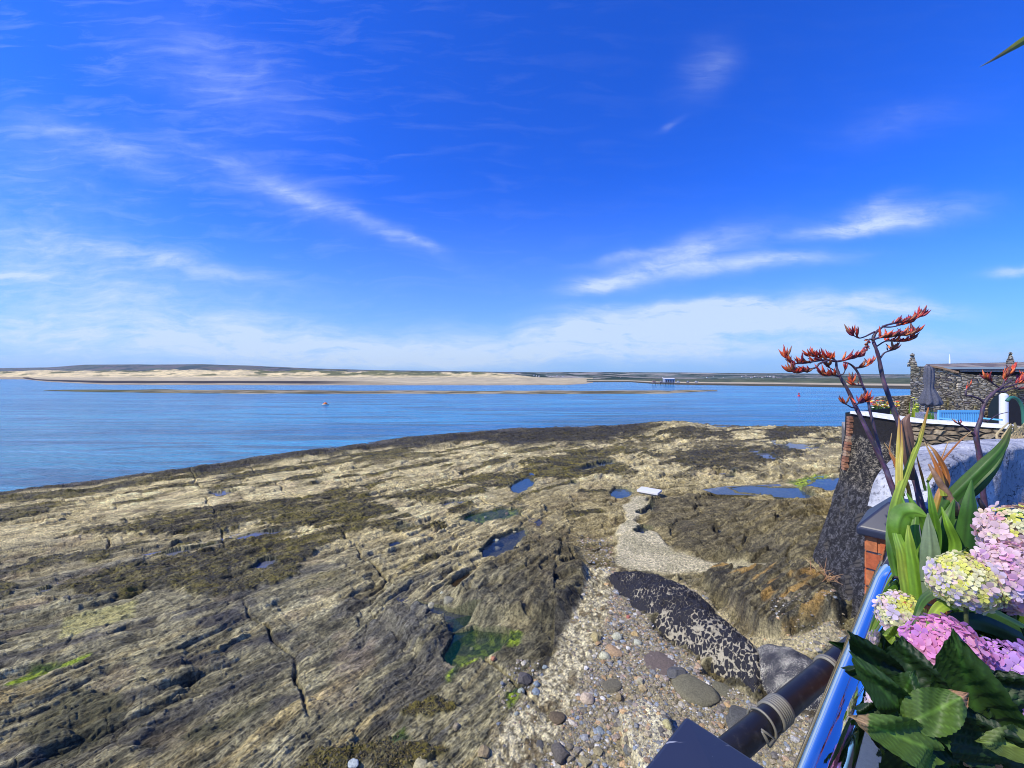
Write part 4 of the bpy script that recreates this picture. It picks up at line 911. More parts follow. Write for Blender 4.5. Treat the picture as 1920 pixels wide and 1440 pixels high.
# white post, arched green hoop, mast
mb = MB(); p = PX(1882, 0, 13.3); mb.tube([Vector((p.x, p.y, 3.95)), Vector((p.x, p.y, CZ-(741-HY)/F*13.3))], .105, 20, (.80,.83,.88)); mb.tube([Vector((p.x, p.y, CZ-(741-HY)/F*13.3)), Vector((p.x, p.y, CZ-(737.5-HY)/F*13.3))], [.105, .05], 20, (.80,.83,.88)); o = mb.build('post', M_plain, smooth=False); tag(o, 'white round post beside the dark doorway', 'post')
mb = MB(); pts = [PX(x, y, 12.6) for x, y in [(1888,752),(1893,746.5),(1900,745),(1908,749),(1914,757),(1918,770),(1920,800)]]; pts = [Vector(p) for p in spline(pts, 26)]; mb.tube(pts, .045, 10, (.03,.16,.11)); o = mb.build('garden_hoop', M_plain, smooth=True); tag(o, 'dark green curved tube arching right of the white post', 'hoop')
mb = MB(); a = PX(1781, 690, 60); mb.tube([a, PX(1781, 676, 60), PX(1781, 664, 60)], [.14, .11, .05], 8, (.8,.85,.9)); o = mb.build('mast', M_plain); tag(o, 'thin white mast rising behind the slate roof', 'mast')
# parasol
um = empty('parasol', PX(1742, 812, 13)); tag(um, 'closed dark grey parasol in front of the stone building', 'parasol')
mb = MB(); n = 48; vs = []; prof = [(686,2.0,-1.5),(688,5.5,-1),(694,7.0,-.5),(705,7.6,0),(716,7.2,0),(726,6.4,0),(729,7.0,0),(734,9.0,.5),(742,12,1.5),(750,15,3),(755,16,4),(757,15.6,3),(758.5,13,2),(760,8,0)]
for y, w_, ox in prof:
    for k in range(n):
        a = 2*math.pi*k/n; r = w_/F*13*(1+.16*math.cos(a*8+y*.05)+.05*math.cos(a*3+y*.2)); vs.append(PX(1742+ox, y, 13)+Vector((math.cos(a)*r, math.sin(a)*r*.8, .03*math.sin(a*8)*(y > 745))))
mb.add(vs, [(i*n+k, i*n+(k+1) % n, (i+1)*n+(k+1) % n, (i+1)*n+k) for i in range(len(prof)-1) for k in range(n)]+[tuple(reversed(range(n))), tuple(range((len(prof)-1)*n, len(prof)*n))], (.10,.105,.13))
mb.build('canopy', mat('parasol_cloth', rough=.9, attr=True, fn=attr_noise(25, .25, .3, .01)), um, True)
mb = MB(); mb.tube([PX(1742, 760, 13), PX(1742, 812, 13)], .03, 12, (.07,.07,.08)); mb.build('pole', M_plain, um)
mb = MB(); mb.tube([PX(1741, 684, 13), PX(1741, 687, 13)], .025, 8, (.07,.07,.08)); mb.build('knob', M_plain, um)
# bench
bn = empty('bench', PX(1803, 812, 12.3)); tag(bn, 'light blue slatted garden bench facing the estuary', 'bench')
Bl = (.16,.50,.74); a, b_ = PX(1760.5, 769, 12.3), PX(1843, 769.5, 12.3); d_ = b_-a
def bb(name, x0, x1, y0, y1, z0, z1, col=Bl, par=bn): 
    mb = MB(); mb.box((a.x+(x0+x1)/2, a.y+(y0+y1)/2, (z0+z1)/2), x1-x0, y1-y0, z1-z0, col=col); return mb.build(name, M_plain, par)
W_ = d_.x; zt = a.z
bb('top_rail', 0, W_, 0, .04, zt-.075, zt); bb('lower_rail', 0, W_, 0, .04, zt-.46, zt-.40)
mb = MB(); ns = 24
for k in range(ns):
    x = .05+(W_-.10)*k/(ns-1); mb.box((a.x+x, a.y+.02, zt-.235), .030, .02, .33, col=Bl)
mb.build('slat_back', M_plain, bn)
bb('seat', 0, W_, -.48, 0, zt-.50, zt-.46)
for x in (0, W_-.06):
    for y in (-.48, 0): bb('leg', x, x+.06, y, y+.05, zt-.92, zt-.5 if y < 0 else zt-.075+0)
    bb('armrest', x, x+.06, -.50, -.005, zt-.27, zt-.23)
# a planter and small pots on the yard
def leafy(name, c, h, n, cols, lab, cat, flowers=None, w=.15):
    t_ = empty(name, c); tag(t_, lab, cat); mb = MB()
    for k in range(n):
        p0 = Vector(c)+Vector((random.uniform(-w, w), random.uniform(-.08, .08), 0)); p1 = p0+Vector((random.uniform(-.08,.08), 0, h*random.uniform(.6, 1))); mid = (p0+p1)/2+Vector((random.uniform(-.04,.04), 0, 0)); q = Vector((.02, 0, 0))
        mb.add([p0-q, p0+q, mid-q*1.3, mid+q*1.3, p1], [(0,1,3,2),(2,3,4)], random.choice(cols))
    mb.build('leaves', M_plain, t_)
    if flowers:
        mb = MB()
        for k in range(flowers[1]):
            p = Vector(c)+Vector((random.uniform(-w*1.3, w*1.3), random.uniform(-.12,.0), h*random.uniform(.5, 1.1))); 
            vs, fs = base_st[k % 8]; mb.add([p+Vector(v)*.045 for v in vs], [tuple(f) for f in fs], random.choice(flowers[0]))
        mb.build('blossoms', M_plain, t_)
leafy('flowering_plant', PX(1657, 776, 13.3), .42, 90, [(.10,.22,.04),(.2,.32,.05)], 'yellow and orange flowers in a trough by the low stone wall', 'plant', ([(.85,.70,.05),(.9,.5,.08),(.85,.85,.7),(.75,.1,.05)], 90), .36)
leafy('potted_plant', PX(1714, 790, 13.0), .75, 16, [(.45,.55,.05),(.25,.4,.04)], 'slender yellow green plant just left of the parasol', 'plant', ([(.8,.75,.1)], 8), .05)
leafy('potted_plant', PX(1741, 800, 12.6), .62, 18, [(.10,.30,.03),(.3,.45,.05)], 'bright green upright plant below the parasol', 'plant', None, .08)
mb = MB(); pface(mb, [(1716,800),(1716,773.5),(1757,775.5),(1757,800)], 12.9, .4, (.48,.48,.50)); o = mb.build('stone_block', M_stone); tag(o, 'pale grey block seat between the parasol and the bench', 'block')

# --- whitewashed wall between the terraces
def whfn(t, b, pos, col):
    n = t.noise(pos, 2.6, 5, .65); n2 = t.noise(pos, 22, 5, .7); cr = t.vor(t.v('ADD', pos, t.v('MULTIPLY', t.noise(pos, 3, 4, .6, out=1), (.5,.5,.5))), 1.5, 'DISTANCE_TO_EDGE')
    c = t.mix(t.smooth(n, .40, .60), (.66,.66,.64), (.36,.37,.39)); c = t.mix(t.m('MULTIPLY', t.smooth(n2, .50, .66), .75), c, (.10,.105,.12))
    c = t.mix(t.m('MULTIPLY', t.m('SUBTRACT', 1, t.smooth(cr, 0, .012)), t.smooth(n, .45, .55)), c, (.05,.05,.06))
    t.l.new(c, b.inputs['Base Color']); bump(t, b, t.m('ADD', t.m('MULTIPLY', n, 1.2), n2), .8, .035)
ww = empty('white_wall', PX(1780, 1000, 3.4)); tag(ww, 'lumpy whitewashed wall behind the flax plant', 'wall')
tops = [PX(1646,960,3.02), PX(1662,905,3.06), PX(1685,872,3.12), PX(1715,849,3.2), PX(1760,832,3.4), PX(1800,826,3.52), PX(1860,822,3.7), PX(1935,818,3.95), PX(2080,815,4.3)]
tp = [Vector(p) for p in spline(tops, 80)]
def wwf(u, v):
    k = u*79; i_ = min(int(k), 78); p = tp[i_].lerp(tp[i_+1], k-i_)
    if v < .62: # front face
        f = v/.62; q = Vector((p.x+.30-.05*(1-f), p.y-.05*(1-f)-.02, p.z-.10-(1-f)*2.6))
    else:
        f = (v-.62)/.38; an = math.pi*f*.5; q = Vector((p.x+.30, p.y-.02+.45*math.sin(an)*f, p.z-.10*(1-math.sin(min(an*1.6, math.pi/2)))-.10*f))
    n = mnoise.fractal(q*2.3, .9, 2.1, 5)*.05; return q+Vector((-.3, -.7, .5))*n
surf('whitewashed_face', wwf, 160, 110, mat('lumpy_whitewash', rough=.85, fn=whfn), ww)

# --- our own terrace: dwarf wall, glass balustrade, rail, brick pillars
U = Vector((.748, .664, 0)).normalized(); NO = Vector((-U.y, U.x, 0)); E = Vector((1.52, 1.59, 0))
Zr_ = CZ-.67
def rp(s_, off=0, z=0): p = E-U*s_+NO*off; return Vector((p.x, p.y, z))
tw = empty('terrace_wall', rp(1, 0, CZ-2)); tag(tw, 'rendered terrace wall carrying the glass balustrade', 'wall')
mb = MB(); mb.box(rp(1.4, 0, CZ-3.5), 3.3, .24, 4.1, U, NO, (0,0,1), (.45,.43,.38)); mb.build('rendered_face', M_stone, tw)
mb = MB(); mb.box(rp(1.4, 0, CZ-1.43), 3.3, .30, .05, U, NO, (0,0,1), (.30,.38,.50)); mb.build('coping', M_plain, tw)
bal = empty('glass_balustrade', rp(.8, 0, CZ-1.4)); tag(bal, 'polished steel handrail on a glass balustrade between the two pillars', 'railing')
M_steel = mat('polished_steel', (.78,.79,.80), .05, 1.0, fn=lambda t, b, pos, col: t.l.new(t.m('ADD', .03, t.m('MULTIPLY', t.smooth(t.noise(pos, 18, 6, .75), .50, .72), .16)), b.inputs['Roughness']))
mb = MB(); RO = -.030; mb.tube([rp(-.03, RO, Zr_), rp(-.025, RO, Zr_), rp(.5, RO, Zr_), rp(1.0, RO, Zr_), rp(1.5, RO, Zr_), rp(2.6, RO, Zr_)], [.030, .035, .035, .035, .035, .035], 48); mb.build('handrail', M_steel, bal, True)
mb = MB(); mb.box(rp(1.2, RO, CZ-1.06), 2.3, .012, .70, U, NO, (0,0,1)); mb.build('glass_pane', mat('glass', (.86,.93,.92), .01, trans=1.0), bal)
def pillar(c, z, lab, size=.33, apex=.10, hipa=.4):
    t_ = empty('brick_pillar', Vector((c.x, c.y, z-1.5))); tag(t_, lab, 'pillar', 'brick pillars of the terrace')
    bz = z; mb = MB(); k = 0
    while k < 34:
        zc = bz-.0325-k*.075; off = (k % 2)*.5
        for side in range(4):
            ax = [U, NO, -U, -NO][side]; ay = [NO, -U, -NO, U][side]
            L0 = -size/2
            cuts = [0, .215, size] if (k+side) % 2 else [0, .1025, size]
            for q0, q1 in zip(cuts, cuts[1:]):
                w_ = q1-q0-.010; cc = c+ay*(size/2-.05)+ax*(L0+(q0+q1)/2); cl = random.choice([(.50,.12,.035),(.56,.15,.04),(.42,.10,.035),(.52,.17,.06)])
                mb.box(Vector((cc.x, cc.y, zc)), w_, .10, .065, ax, ay, (0,0,1), cl)
        k += 1
    o = mb.build('brickwork', M_brick, t_)
    mb = MB(); mb.box(Vector((c.x, c.y, bz-1.3)), size-.016, size-.016, 2.59, U, NO, (0,0,1), (.22,.20,.18)); mb.build('mortar', M_stone, t_)
    mb = MB(); h = size/2+.025; e = h*hipa
    base_ = [c+U*x*h+NO*y*h for x, y in ((-1,-1),(1,-1),(1,1),(-1,1))]; tp_ = [c+U*x*e+NO*y*e for x, y in ((-1,-1),(1,-1),(1,1),(-1,1))]
    zz = lambda p, z_: Vector((p.x, p.y, z_))
    mb.add([zz(p, bz+.001) for p in base_]+[zz(p, bz+.035) for p in base_]+[zz(p, bz+.035+apex) for p in tp_], [(3,2,1,0),(0,1,5,4),(1,2,6,5),(2,3,7,6),(3,0,4,7),(4,5,9,8),(5,6,10,9),(6,7,11,10),(7,4,8,11),(8,9,10,11)])
    o = mb.build('coping_stone', M_cope, t_); md = o.modifiers.new('bevel', 'BEVEL'); md.width = .009; md.segments = 3
    return t_
def copefn(t, b, pos, col):
    n = t.noise(pos, 6, 4, .6); sc = t.smooth(t.noise(t.mapping(pos, (0,0,.6), (1, 9, 1)), 3.5, 4, .7), .63, .66); sp = t.smooth(t.noise(pos, 90, 2, .5), .74, .78)
    c = t.mix(n, (.020,.026,.05), (.035,.04,.065)); c = t.mix(t.m('MULTIPLY', t.m('MAXIMUM', sc, sp), .75), c, (.42,.43,.44)); t.l.new(c, b.inputs['Base Color'])
M_cope = mat('engineering_brick', rough=.38, spec=.5, fn=copefn)
pillar(E+U*.215-NO*.045, CZ-.69, 'red brick pillar with a dark blue hipped coping at the far end of the handrail', size=.26, apex=.11)
hN = .775; dN = hN*F/(1345-HY); cN = Vector(((1288-960)/F*dN, dN, 0)); pillar(cN-NO*.20-U*.20, CZ-hN-.035, 'near terrace pillar whose blue black coping fills the bottom edge', .36, .012, .55)
# terrace floor and bed
mb = MB(); mb.box(rp(1.2, -1.15, CZ-1.75), 4.5, 2.05, .1, U, NO, (0,0,1), (.35,.32,.28)); o = mb.build('terrace_floor', M_stone); o['kind'] = 'structure'
mb = MB(); mb.box(rp(-.4, -.75, CZ-1.32), 3.4, 1.2, .62, U, NO, (0,0,1), (.03,.024,.018)); o = mb.build('soil', M_stone); o['kind'] = 'structure'
# --- drain pipe below the terrace
dp = empty('drain_pipe', PX(1450, 1340, 1.6)); tag(dp, 'black plastic drain pipe with grey couplings running below the handrail', 'pipe')
M_pipe = mat('black_plastic', (.016,.016,.020), .42, spec=.4, fn=lambda t, b, pos, col: (t.l.new(t.mix(t.smooth(t.noise(pos, 14, 5, .7), .5, .75), (.014,.014,.018), (.05,.048,.05)), b.inputs['Base Color'])))
pa, pb_ = PX(1405, 1378, 1.50), PX(1590, 1222, 1.92); pd = (pb_-pa).normalized(); M_galv = mat('worn_metal', (.24,.225,.17), .55, .3)
mb = MB(); mb.tube([pa-pd*.5, pa, pb_, pb_+pd*.35], .046, 32); mb.build('tube', M_pipe, dp, True)
def onp(px): 
    t_ = min(((abs(960+F*(pa+(pb_-pa)*k/400).x/(pa+(pb_-pa)*k/400).y-px), k) for k in range(-100, 500)))[1]/400; return pa+(pb_-pa)*t_
def collar(name, px, L_, r, m): 
    c = onp(px); mb = MB(); prof = [(r-.004, -L_/2), (r, -L_/2+.004)]; k = -L_/2+.006
    while k < L_/2-.012: prof += [(r, k), (r, k+.006), (r-.003, k+.008), (r-.003, k+.010)]; k += .012
    prof += [(r-.004, L_/2)]; lathe(prof, c, 40, pd, mb=mb); return mb.build(name, m, dp, True)
collar('coupling', 1455, .085, .054, M_galv); collar('coupling', 1553, .035, .055, M_galv)
c = onp(1428); mb = MB(); q = pd.orthogonal().normalized(); q2 = pd.cross(q); ring = [c+(q*math.cos(a)+q2*math.sin(a))*.053 for a in [k*2*math.pi/30 for k in range(31)]]; mb.tube(ring, .005, 6); mb.build('clamp', M_galv, dp, True)
mb = MB(); mb.tube([PX(1428, 1368, 1.44), PX(1452, 1385, 1.44), PX(1443, 1398, 1.44)], .004, 6, (.6,.3,.2)); mb.tube([PX(1430, 1372, 1.45), PX(1443, 1399, 1.46), PX(1478, 1352, 1.62), PX(1500, 1328, 1.8)], .006, 8); mb.build('bracket', M_galv, dp, True)
# ================================================================ PLANTS
def leafmat(name, veins=True, trans=.22, rough=.42, amt=.3):
    def fn(t, b, pos, col):
        n = t.noise(pos, 45, 4, .6); n2 = t.noise(pos, 6, 3, .6)
        c = t.mix(n, t.mix(1, col, (1-amt,)*3, 'MULTIPLY'), t.mix(1, col, (1+amt, 1+amt, 1), 'MULTIPLY')); t.l.new(c, b.inputs['Base Color'])
        bump(t, b, n, .25, .003)
        tr = t.node('ShaderNodeBsdfTranslucent'); t.put(tr.inputs[0], t.mix(1, c, (1.3, 1.5, .5), 'MULTIPLY')); ms = t.node('ShaderNodeMixShader'); ms.inputs[0].default_value = trans
        out = [q for q in t.n if q.type == 'OUTPUT_MATERIAL'][0]; t.l.new(b.outputs[0], ms.inputs[1]); t.l.new(tr.outputs[0], ms.inputs[2]); t.l.new(ms.outputs[0], out.inputs[0])
    return mat(name, rough=rough, attr=True, fn=fn)
M_leaf = leafmat('leaf', trans=.30, rough=.55); M_flax = leafmat('flax_leaf', trans=.22, rough=.5); M_petal = leafmat('petal', trans=.30, rough=.6, amt=.06)
M_stem = mat('dark_stem', rough=.5, attr=True, fn=attr_noise(50, .3, .3, .003))
def ribbon(mb, pts, ws, cols, fold=.35, tw=0., n=26):
    """strap leaf: pts (px,py,d), ws widths px, folded along its middle; colours along its length"""
    P = [Vector(p) for p in spline([tuple(PX(*p)) for p in pts], n)]; t_ = np.linspace(0, 1, n)
    W = np.interp(t_, np.linspace(0, 1, len(ws)), ws); vs = []; cs = []
    cc = np.array(cols); camp = Vector((0, 0, CZ)); stp_ = [random.uniform(.72, 1.28) for _ in range(9)]; stp_[4] = 1.35
    for i, p in enumerate(P):
        tg = (P[min(i+1, n-1)]-P[max(i-1, 0)]).normalized(); vd = (camp-p).normalized(); s_ = tg.cross(vd).normalized(); nn = s_.cross(tg)
        a = tw if not callable(tw) else tw(t_[i]); s2 = s_*math.cos(a)+nn*math.sin(a); n2 = s2.cross(tg).normalized(); w_ = W[i]/F*p.y*.5
        c0 = [np.interp(t_[i], np.linspace(0, 1, len(cc)), cc[:, k]) for k in range(3)]
        for q_i, f in enumerate((-1, -.75, -.5, -.25, 0, .25, .5, .75, 1)):
            vs.append(p+s2*w_*f+n2*(-abs(f)*w_*fold+w_*fold*.5)); m_ = stp_[q_i]*(1+.10*math.sin(i*.9+q_i*2.1)); cs.append(tuple(c*m_ for c in c0))
    fs = [(i*9+k, i*9+k+1, (i+1)*9+k+1, (i+1)*9+k) for i in range(n-1) for k in range(8)]
    mb.add(vs, fs, cs)
G1, G2, G3, YG, YE, RE, DG, GG = (.045,.12,.015), (.10,.22,.02), (.17,.32,.03), (.30,.38,.05), (.50,.42,.08), (.40,.14,.04), (.018,.05,.012), (.17,.23,.13)
fx = empty('flax_plant', PX(1725, 1150, 1.3)); tag(fx, 'flax plant with strap leaves and tall dark stalks of red flowers beside the handrail', 'plant')
def L1(pts, ws, cols, **k): mb = MB(); ribbon(mb, pts, ws, cols, **k); return mb.build('leaf', M_flax, fx, True)
L1([(1690,1060,1.30),(1686,980,1.32),(1684,900,1.35),(1684,840,1.37),(1686,778,1.40)], [9,10,8,6,1], [G2,YG,YE,YE,RE])
L1([(1700,1050,1.30),(1692,960,1.32),(1688,880,1.34),(1691,840,1.36),(1690,795,1.38)], [8,8,7,4,1], [YG,YE,YE,RE])
L1([(1682,1080,1.22),(1673,1030,1.22),(1674,985,1.25),(1682,935,1.30),(1703,878,1.35),(1724,825,1.40),(1741,764,1.45)], [14,17,18,14,10,7,2], [G2,G1,G2,YG,YG,RE])
L1([(1735,1060,1.36),(1750,990,1.36),(1778,940,1.34),(1812,905,1.32),(1850,868,1.30),(1880,835,1.30),(1897,798,1.32)], [8,16,20,22,20,13,2], [DG,G1,G1,G1,G1,(.12,.10,.04)], fold=.6)
L1([(1750,1040,1.40),(1790,960,1.38),(1840,910,1.34),(1870,870,1.33),(1893,815,1.32)], [8,10,12,9,2], [DG,DG,G1,GG])
L1([(1722,1120,1.18),(1700,1060,1.16),(1682,1000,1.14),(1690,965,1.14),(1712,958,1.12),(1738,968,1.10)], [24,24,26,30,30,3], [G2,G3,G2,G2,G3], fold=.3)
L1([(1738,1118,1.08),(1741,1075,1.08),(1744,1035,1.08),(1742,995,1.09),(1740,962,1.10)], [12,24,28,17,2], [GG,GG,GG,GG], fold=.2)
L1([(1708,1130,1.12),(1700,1080,1.12),(1692,1035,1.12),(1681,1000,1.14),(1676,960,1.16)], [22,24,18,12,4], [G3,YG,G3,G2])
L1([(1722,1130,1.10),(1716,1080,1.10),(1706,1020,1.11),(1703,985,1.12)], [20,20,14,3], [G3,G3,YG])
L1([(1730,1120,1.14),(1722,1050,1.14),(1715,1000,1.16),(1720,950,1.18)], [16,18,14,3], [YG,G2,G2])
for x0, xm, xt, ym, yt, w_, c in [(1770,1765,1790,1010,935,26,G1),(1790,1800,1775,1010,915,30,DG),(1800,1815,1822,990,900,30,G1),(1820,1832,1800,1005,930,34,DG),(1840,1845,1835,1020,950,30,DG),(1752,1762,1800,1000,930,22,G2),(1765,1778,1830,1000,925,22,G1),(1835,1850,1862,1020,960,22,G1),(1745,1755,1740,1000,905,15,G2),(1780,1790,1765,1020,950,18,G3),(1812,1822,1832,1040,985,20,G2),(1735,1715,1690,1000,930,14,G2),(1752,1735,1700,985,925,18,G2)]:
    dd = random.uniform(1.22, 1.42); L1([(x0,1110,dd),((x0+xm)/2,1060,dd),(xm,ym,dd),((xm+xt)/2,(ym+yt)/2,dd),(xt,yt,dd+.02)], [w_*.7,w_,w_,w_*.7,2], [c,c,c,(c[0]*1.2,c[1]*1.2,c[2])], tw=random.uniform(-.5,.5))
L1([(1705,1200,.92),(1718,1150,.93),(1738,1118,.95),(1775,1106,.97),(1830,1112,.98),(1880,1120,.98),(1940,1140,1.0)], [5,9,16,18,16,14,12], [DG,G1,GG,GG,G1], tw=.5)
L1([(1742,1185,.86),(1752,1150,.87),(1778,1132,.88),(1830,1138,.88),(1880,1158,.88),(1950,1195,.88)], [12,16,20,20,18,16], [G2,YG,G3,YG,YG], tw=.3)
L1([(1760,1190,.90),(1790,1165,.90),(1850,1170,.90),(1950,1215,.90)], [12,26,30,26], [DG,DG,DG], tw=.2)
L1([(1860,955,1.4),(1885,962,1.4),(1905,966,1.4),(1925,960,1.4)], [2,14,12,4], [G3,G2,G2])
# dead, reddish tips and splinters
for pts, w_ in [([(1712,960,1.35),(1700,905,1.36),(1682,868,1.38),(1658,830,1.40)],6), ([(1745,1000,1.36),(1760,935,1.36),(1775,895,1.37),(1755,850,1.38),(1738,832,1.40)],12), ([(1770,930,1.34),(1762,890,1.35),(1752,865,1.36),(1733,828,1.38)],9), ([(1740,900,1.38),(1755,878,1.38),(1795,832,1.40),(1822,808,1.40)],4), ([(1738,905,1.40),(1752,885,1.40),(1764,862,1.40),(1778,828,1.40)],4), ([(1735,920,1.40),(1728,890,1.40),(1722,868,1.40),(1718,850,1.40)],4), ([(1695,930,1.36),(1678,870,1.38),(1668,845,1.40),(1672,812,1.40)],4)]:
    L1(pts, [w_, w_, w_*.6, 1], [YG, RE, RE, (.5,.36,.2)])
mb = MB(); mb.tube([PX(1742, 870, 1.36), PX(1762, 905, 1.35), PX(1785, 940, 1.34), PX(1800, 965, 1.33)], [.004, .010, .013, .014], 10, (.28,.16,.09)); mb.build('cut_stalk', M_stem, fx, True)
# flower stalks
STC = (.075,.045,.065)
def stalk(pts, rads, col=STC):
    mb = MB(); P = spline([(*PX(x, y, d), r) for (x, y, d), r in zip(pts, rads)], 40); mb.tube([Vector(p[:3]) for p in P], [max(p[3]*.70, .0015)*(1+.10*math.sin(k_*1.9)) for k_, p in enumerate(P)], 12, [tuple(c*random.uniform(.6, 1.5)*(1.5 if k_//12 % 9 == 4 else 1) for c in col) for k_ in range(480)]); return mb.build('flower_stalk', M_stem, fx, True)
def pod(mb, p, dirv, ln, col):
    up = Vector((0, 0, 1)); q = []; side = dirv.cross(up); side = side.normalized() if side.length > .01 else Vector((1, 0, 0))
    for k in range(6):
        s_ = k/5; q.append(p+dirv*ln*s_*.9+up*ln*.45*(s_**1.8)+side*random.uniform(-.001,.001))
    r = ln*.125; mb.tube(q, [r*.45, r*.9, r*1.1, r*.95, r*.55, r*.12], 7, [tuple(c*m_ for c in col) for m_ in (.5,.9,1.1,1.1,.9,.5) for _ in range(7)])
POD = [(.10,.03,.03),(.32,.12,.05),(.62,.07,.02),(.70,.12,.03),(.50,.04,.025),(.78,.20,.05),(.30,.025,.03),(.62,.08,.02),(.22,.03,.05)]
def branch(par, pts, d, r0=.004, n=10, along=(.3, 1), ln=.028, up=.5, spread=1.0, dense=1):
    mb = MB(); P = [Vector(p) for p in spline([tuple(PX(x, y, d)) for x, y in pts], 20)]
    mb.tube(P, list(np.linspace(r0, r0*.45, 20)), 8, STC); br_ = mb.build('flower_branch', M_stem, par, True)
    mb = MB()
    n = int(n*1.7)
    for k in range(n):
        s_ = along[0]+(along[1]-along[0])*(k+random.random()*.6)/n; i_ = min(18, int(s_*19)); p = P[i_].lerp(P[i_+1], random.random()); tg = (P[i_+1]-P[i_]).normalized()
        dv = (tg*random.uniform(.3, 1.1)+Vector((random.uniform(-.5,.5)*spread, random.uniform(-.6,.6)*spread, up*random.uniform(-.2, 1.3)))).normalized()
        mb.tube([p, p+dv*.006], .0014, 5, STC); pod(mb, p+dv*.005, dv, ln*random.uniform(.55, 1.2), random.choice(POD))
    o = mb.build('flowers', M_stem, br_, True); return br_
s1 = stalk([(1712,1090,1.30),(1700,1010,1.32),(1688,955,1.34),(1675,918,1.36),(1660,878,1.38),(1645,848,1.39),(1625,805,1.40),(1603,760,1.42),(1590,732,1.43),(1576,708,1.44),(1569,690,1.45),(1568,677,1.45)], [.014,.013,.013,.012,.011,.010,.0095,.009,.008,.007,.006,.0045])
branch(s1, [(1568,678),(1550,675),(1530,677),(1508,681),(1488,681),(1478,675),(1473,667)], 1.45, n=26, along=(.12,1), ln=.027)
branch(s1, [(1568,677),(1560,672),(1545,670),(1530,670),(1518,666)], 1.46, r0=.003, n=26, along=(.1,1), ln=.026, up=.8)
branch(s1, [(1552,676),(1536,682),(1530,689),(1515,693),(1497,699),(1482,696)], 1.44, n=30, along=(.55,1), ln=.030, spread=1.3, up=.3)
branch(s1, [(1574,706),(1562,703),(1550,704),(1541,699)], 1.43, n=18, along=(.2,1), ln=.026)
branch(s1, [(1572,700),(1560,692),(1552,688),(1548,684)], 1.46, r0=.0025, n=7, along=(.4,1), ln=.022)
branch(s1, [(1573,703),(1580,702),(1584,695),(1583,689)], 1.43, r0=.0025, n=4, along=(.6,1), ln=.020)
branch(s1, [(1568,678),(1580,676),(1592,673),(1603,671),(1612,667),(1618,668)], 1.45, n=22, along=(.15,1), ln=.025)
branch(s1, [(1605,764),(1597,764),(1588,759),(1580,756)], 1.41, r0=.003, n=3, along=(.7,1), ln=.028)
branch(s1, [(1604,760),(1610,756),(1618,755),(1626,750)], 1.40, r0=.003, n=14, along=(.15,1), ln=.027, up=.9)
s2 = stalk([(1700,1040,1.42),(1685,960,1.44),(1668,905,1.46),(1655,868,1.47),(1646,830,1.48),(1636,790,1.49),(1630,765,1.50),(1626,742,1.50),(1617,722,1.51),(1608,698,1.51),(1596,684,1.51),(1582,679,1.50)], [.011,.010,.009,.008,.0075,.007,.0065,.006,.006,.006,.005,.004])
branch(s2, [(1603,690),(1612,689),(1622,687),(1630,682),(1634,678)], 1.51, n=14, along=(.1,1), ln=.022)
branch(s2, [(1617,722),(1608,722),(1600,721),(1598,713)], 1.50, r0=.003, n=10, along=(.3,1), ln=.024)
s3 = stalk([(1745,1020,1.40),(1730,960,1.42),(1717,905,1.44),(1704,860,1.46),(1692,812,1.48),(1680,780,1.50),(1667,745,1.51),(1655,708,1.52),(1648,672,1.53),(1642,652,1.53),(1637,637,1.54),(1642,624,1.54),(1656,612,1.54)], [.016,.015,.014,.013,.013,.012,.011,.010,.009,.008,.008,.007,.005])
branch(s3, [(1655,612),(1668,608),(1685,605),(1702,602),(1718,597),(1731,590)], 1.54, n=26, along=(.25,1), ln=.030, up=.3, spread=.5)
branch(s3, [(1656,613),(1672,613),(1690,609),(1708,604),(1722,592)], 1.56, r0=.003, n=16, along=(.35,1), ln=.030, up=.5, spread=.5)
branch(s3, [(1640,622),(1630,627),(1622,631),(1611,634),(1602,630),(1597,626)], 1.54, r0=.0035, n=6, along=(.55,1), ln=.028)
branch(s3, [(1637,637),(1650,633),(1668,632),(1685,629),(1702,628),(1720,622)], 1.52, n=52, along=(.15,1), ln=.030, up=.2, spread=1.2)
branch(s3, [(1643,650),(1660,640),(1678,640),(1698,640),(1708,636)], 1.55, r0=.003, n=34, along=(.3,1), ln=.028, up=.2, spread=1.3)
branch(s3, [(1637,638),(1630,636),(1627,645),(1626,652)], 1.53, r0=.003, n=12, along=(.3,1), ln=.022, up=-.2)
branch(s3, [(1650,672),(1658,662),(1668,658),(1680,655)], 1.53, r0=.0035, n=12, along=(.6,1), ln=.028)
L1([(1708,900,1.40),(1703,858,1.40),(1700,820,1.40),(1698,792,1.40),(1706,776,1.40)], [10,17,20,14,2], [(.09,.05,.05),(.16,.09,.08),(.20,.11,.09),(.22,.11,.08)], fold=.5)
s4 = stalk([(1862,1090,1.50),(1852,1010,1.50),(1846,950,1.50),(1841,900,1.50),(1837,855,1.50),(1830,815,1.50),(1838,788,1.50),(1843,765,1.50),(1850,750,1.50),(1865,735,1.50),(1883,722,1.50),(1898,712,1.50)], [.016,.014,.013,.012,.012,.011,.009,.008,.008,.007,.005,.003], )
branch(s4, [(1866,734),(1880,728),(1900,722),(1915,716),(1925,710)], 1.50, n=26, along=(.6,1), ln=.026)
branch(s4, [(1880,724),(1884,712),(1890,704),(1897,696)], 1.51, r0=.003, n=30, along=(.2,1), ln=.026, up=.9)
branch(s4, [(1876,728),(1866,722),(1858,716),(1848,710)], 1.50, r0=.003, n=12, along=(.5,1), ln=.022)
branch(s4, [(1846,757),(1836,748),(1822,743),(1811,741),(1812,732),(1820,722)], 1.50, r0=.004, n=4, along=(.8,1), ln=.016)
branch(s4, [(1829,818),(1818,808),(1804,798),(1790,791)], 1.50, r0=.005, n=3, along=(.7,1), ln=.016)
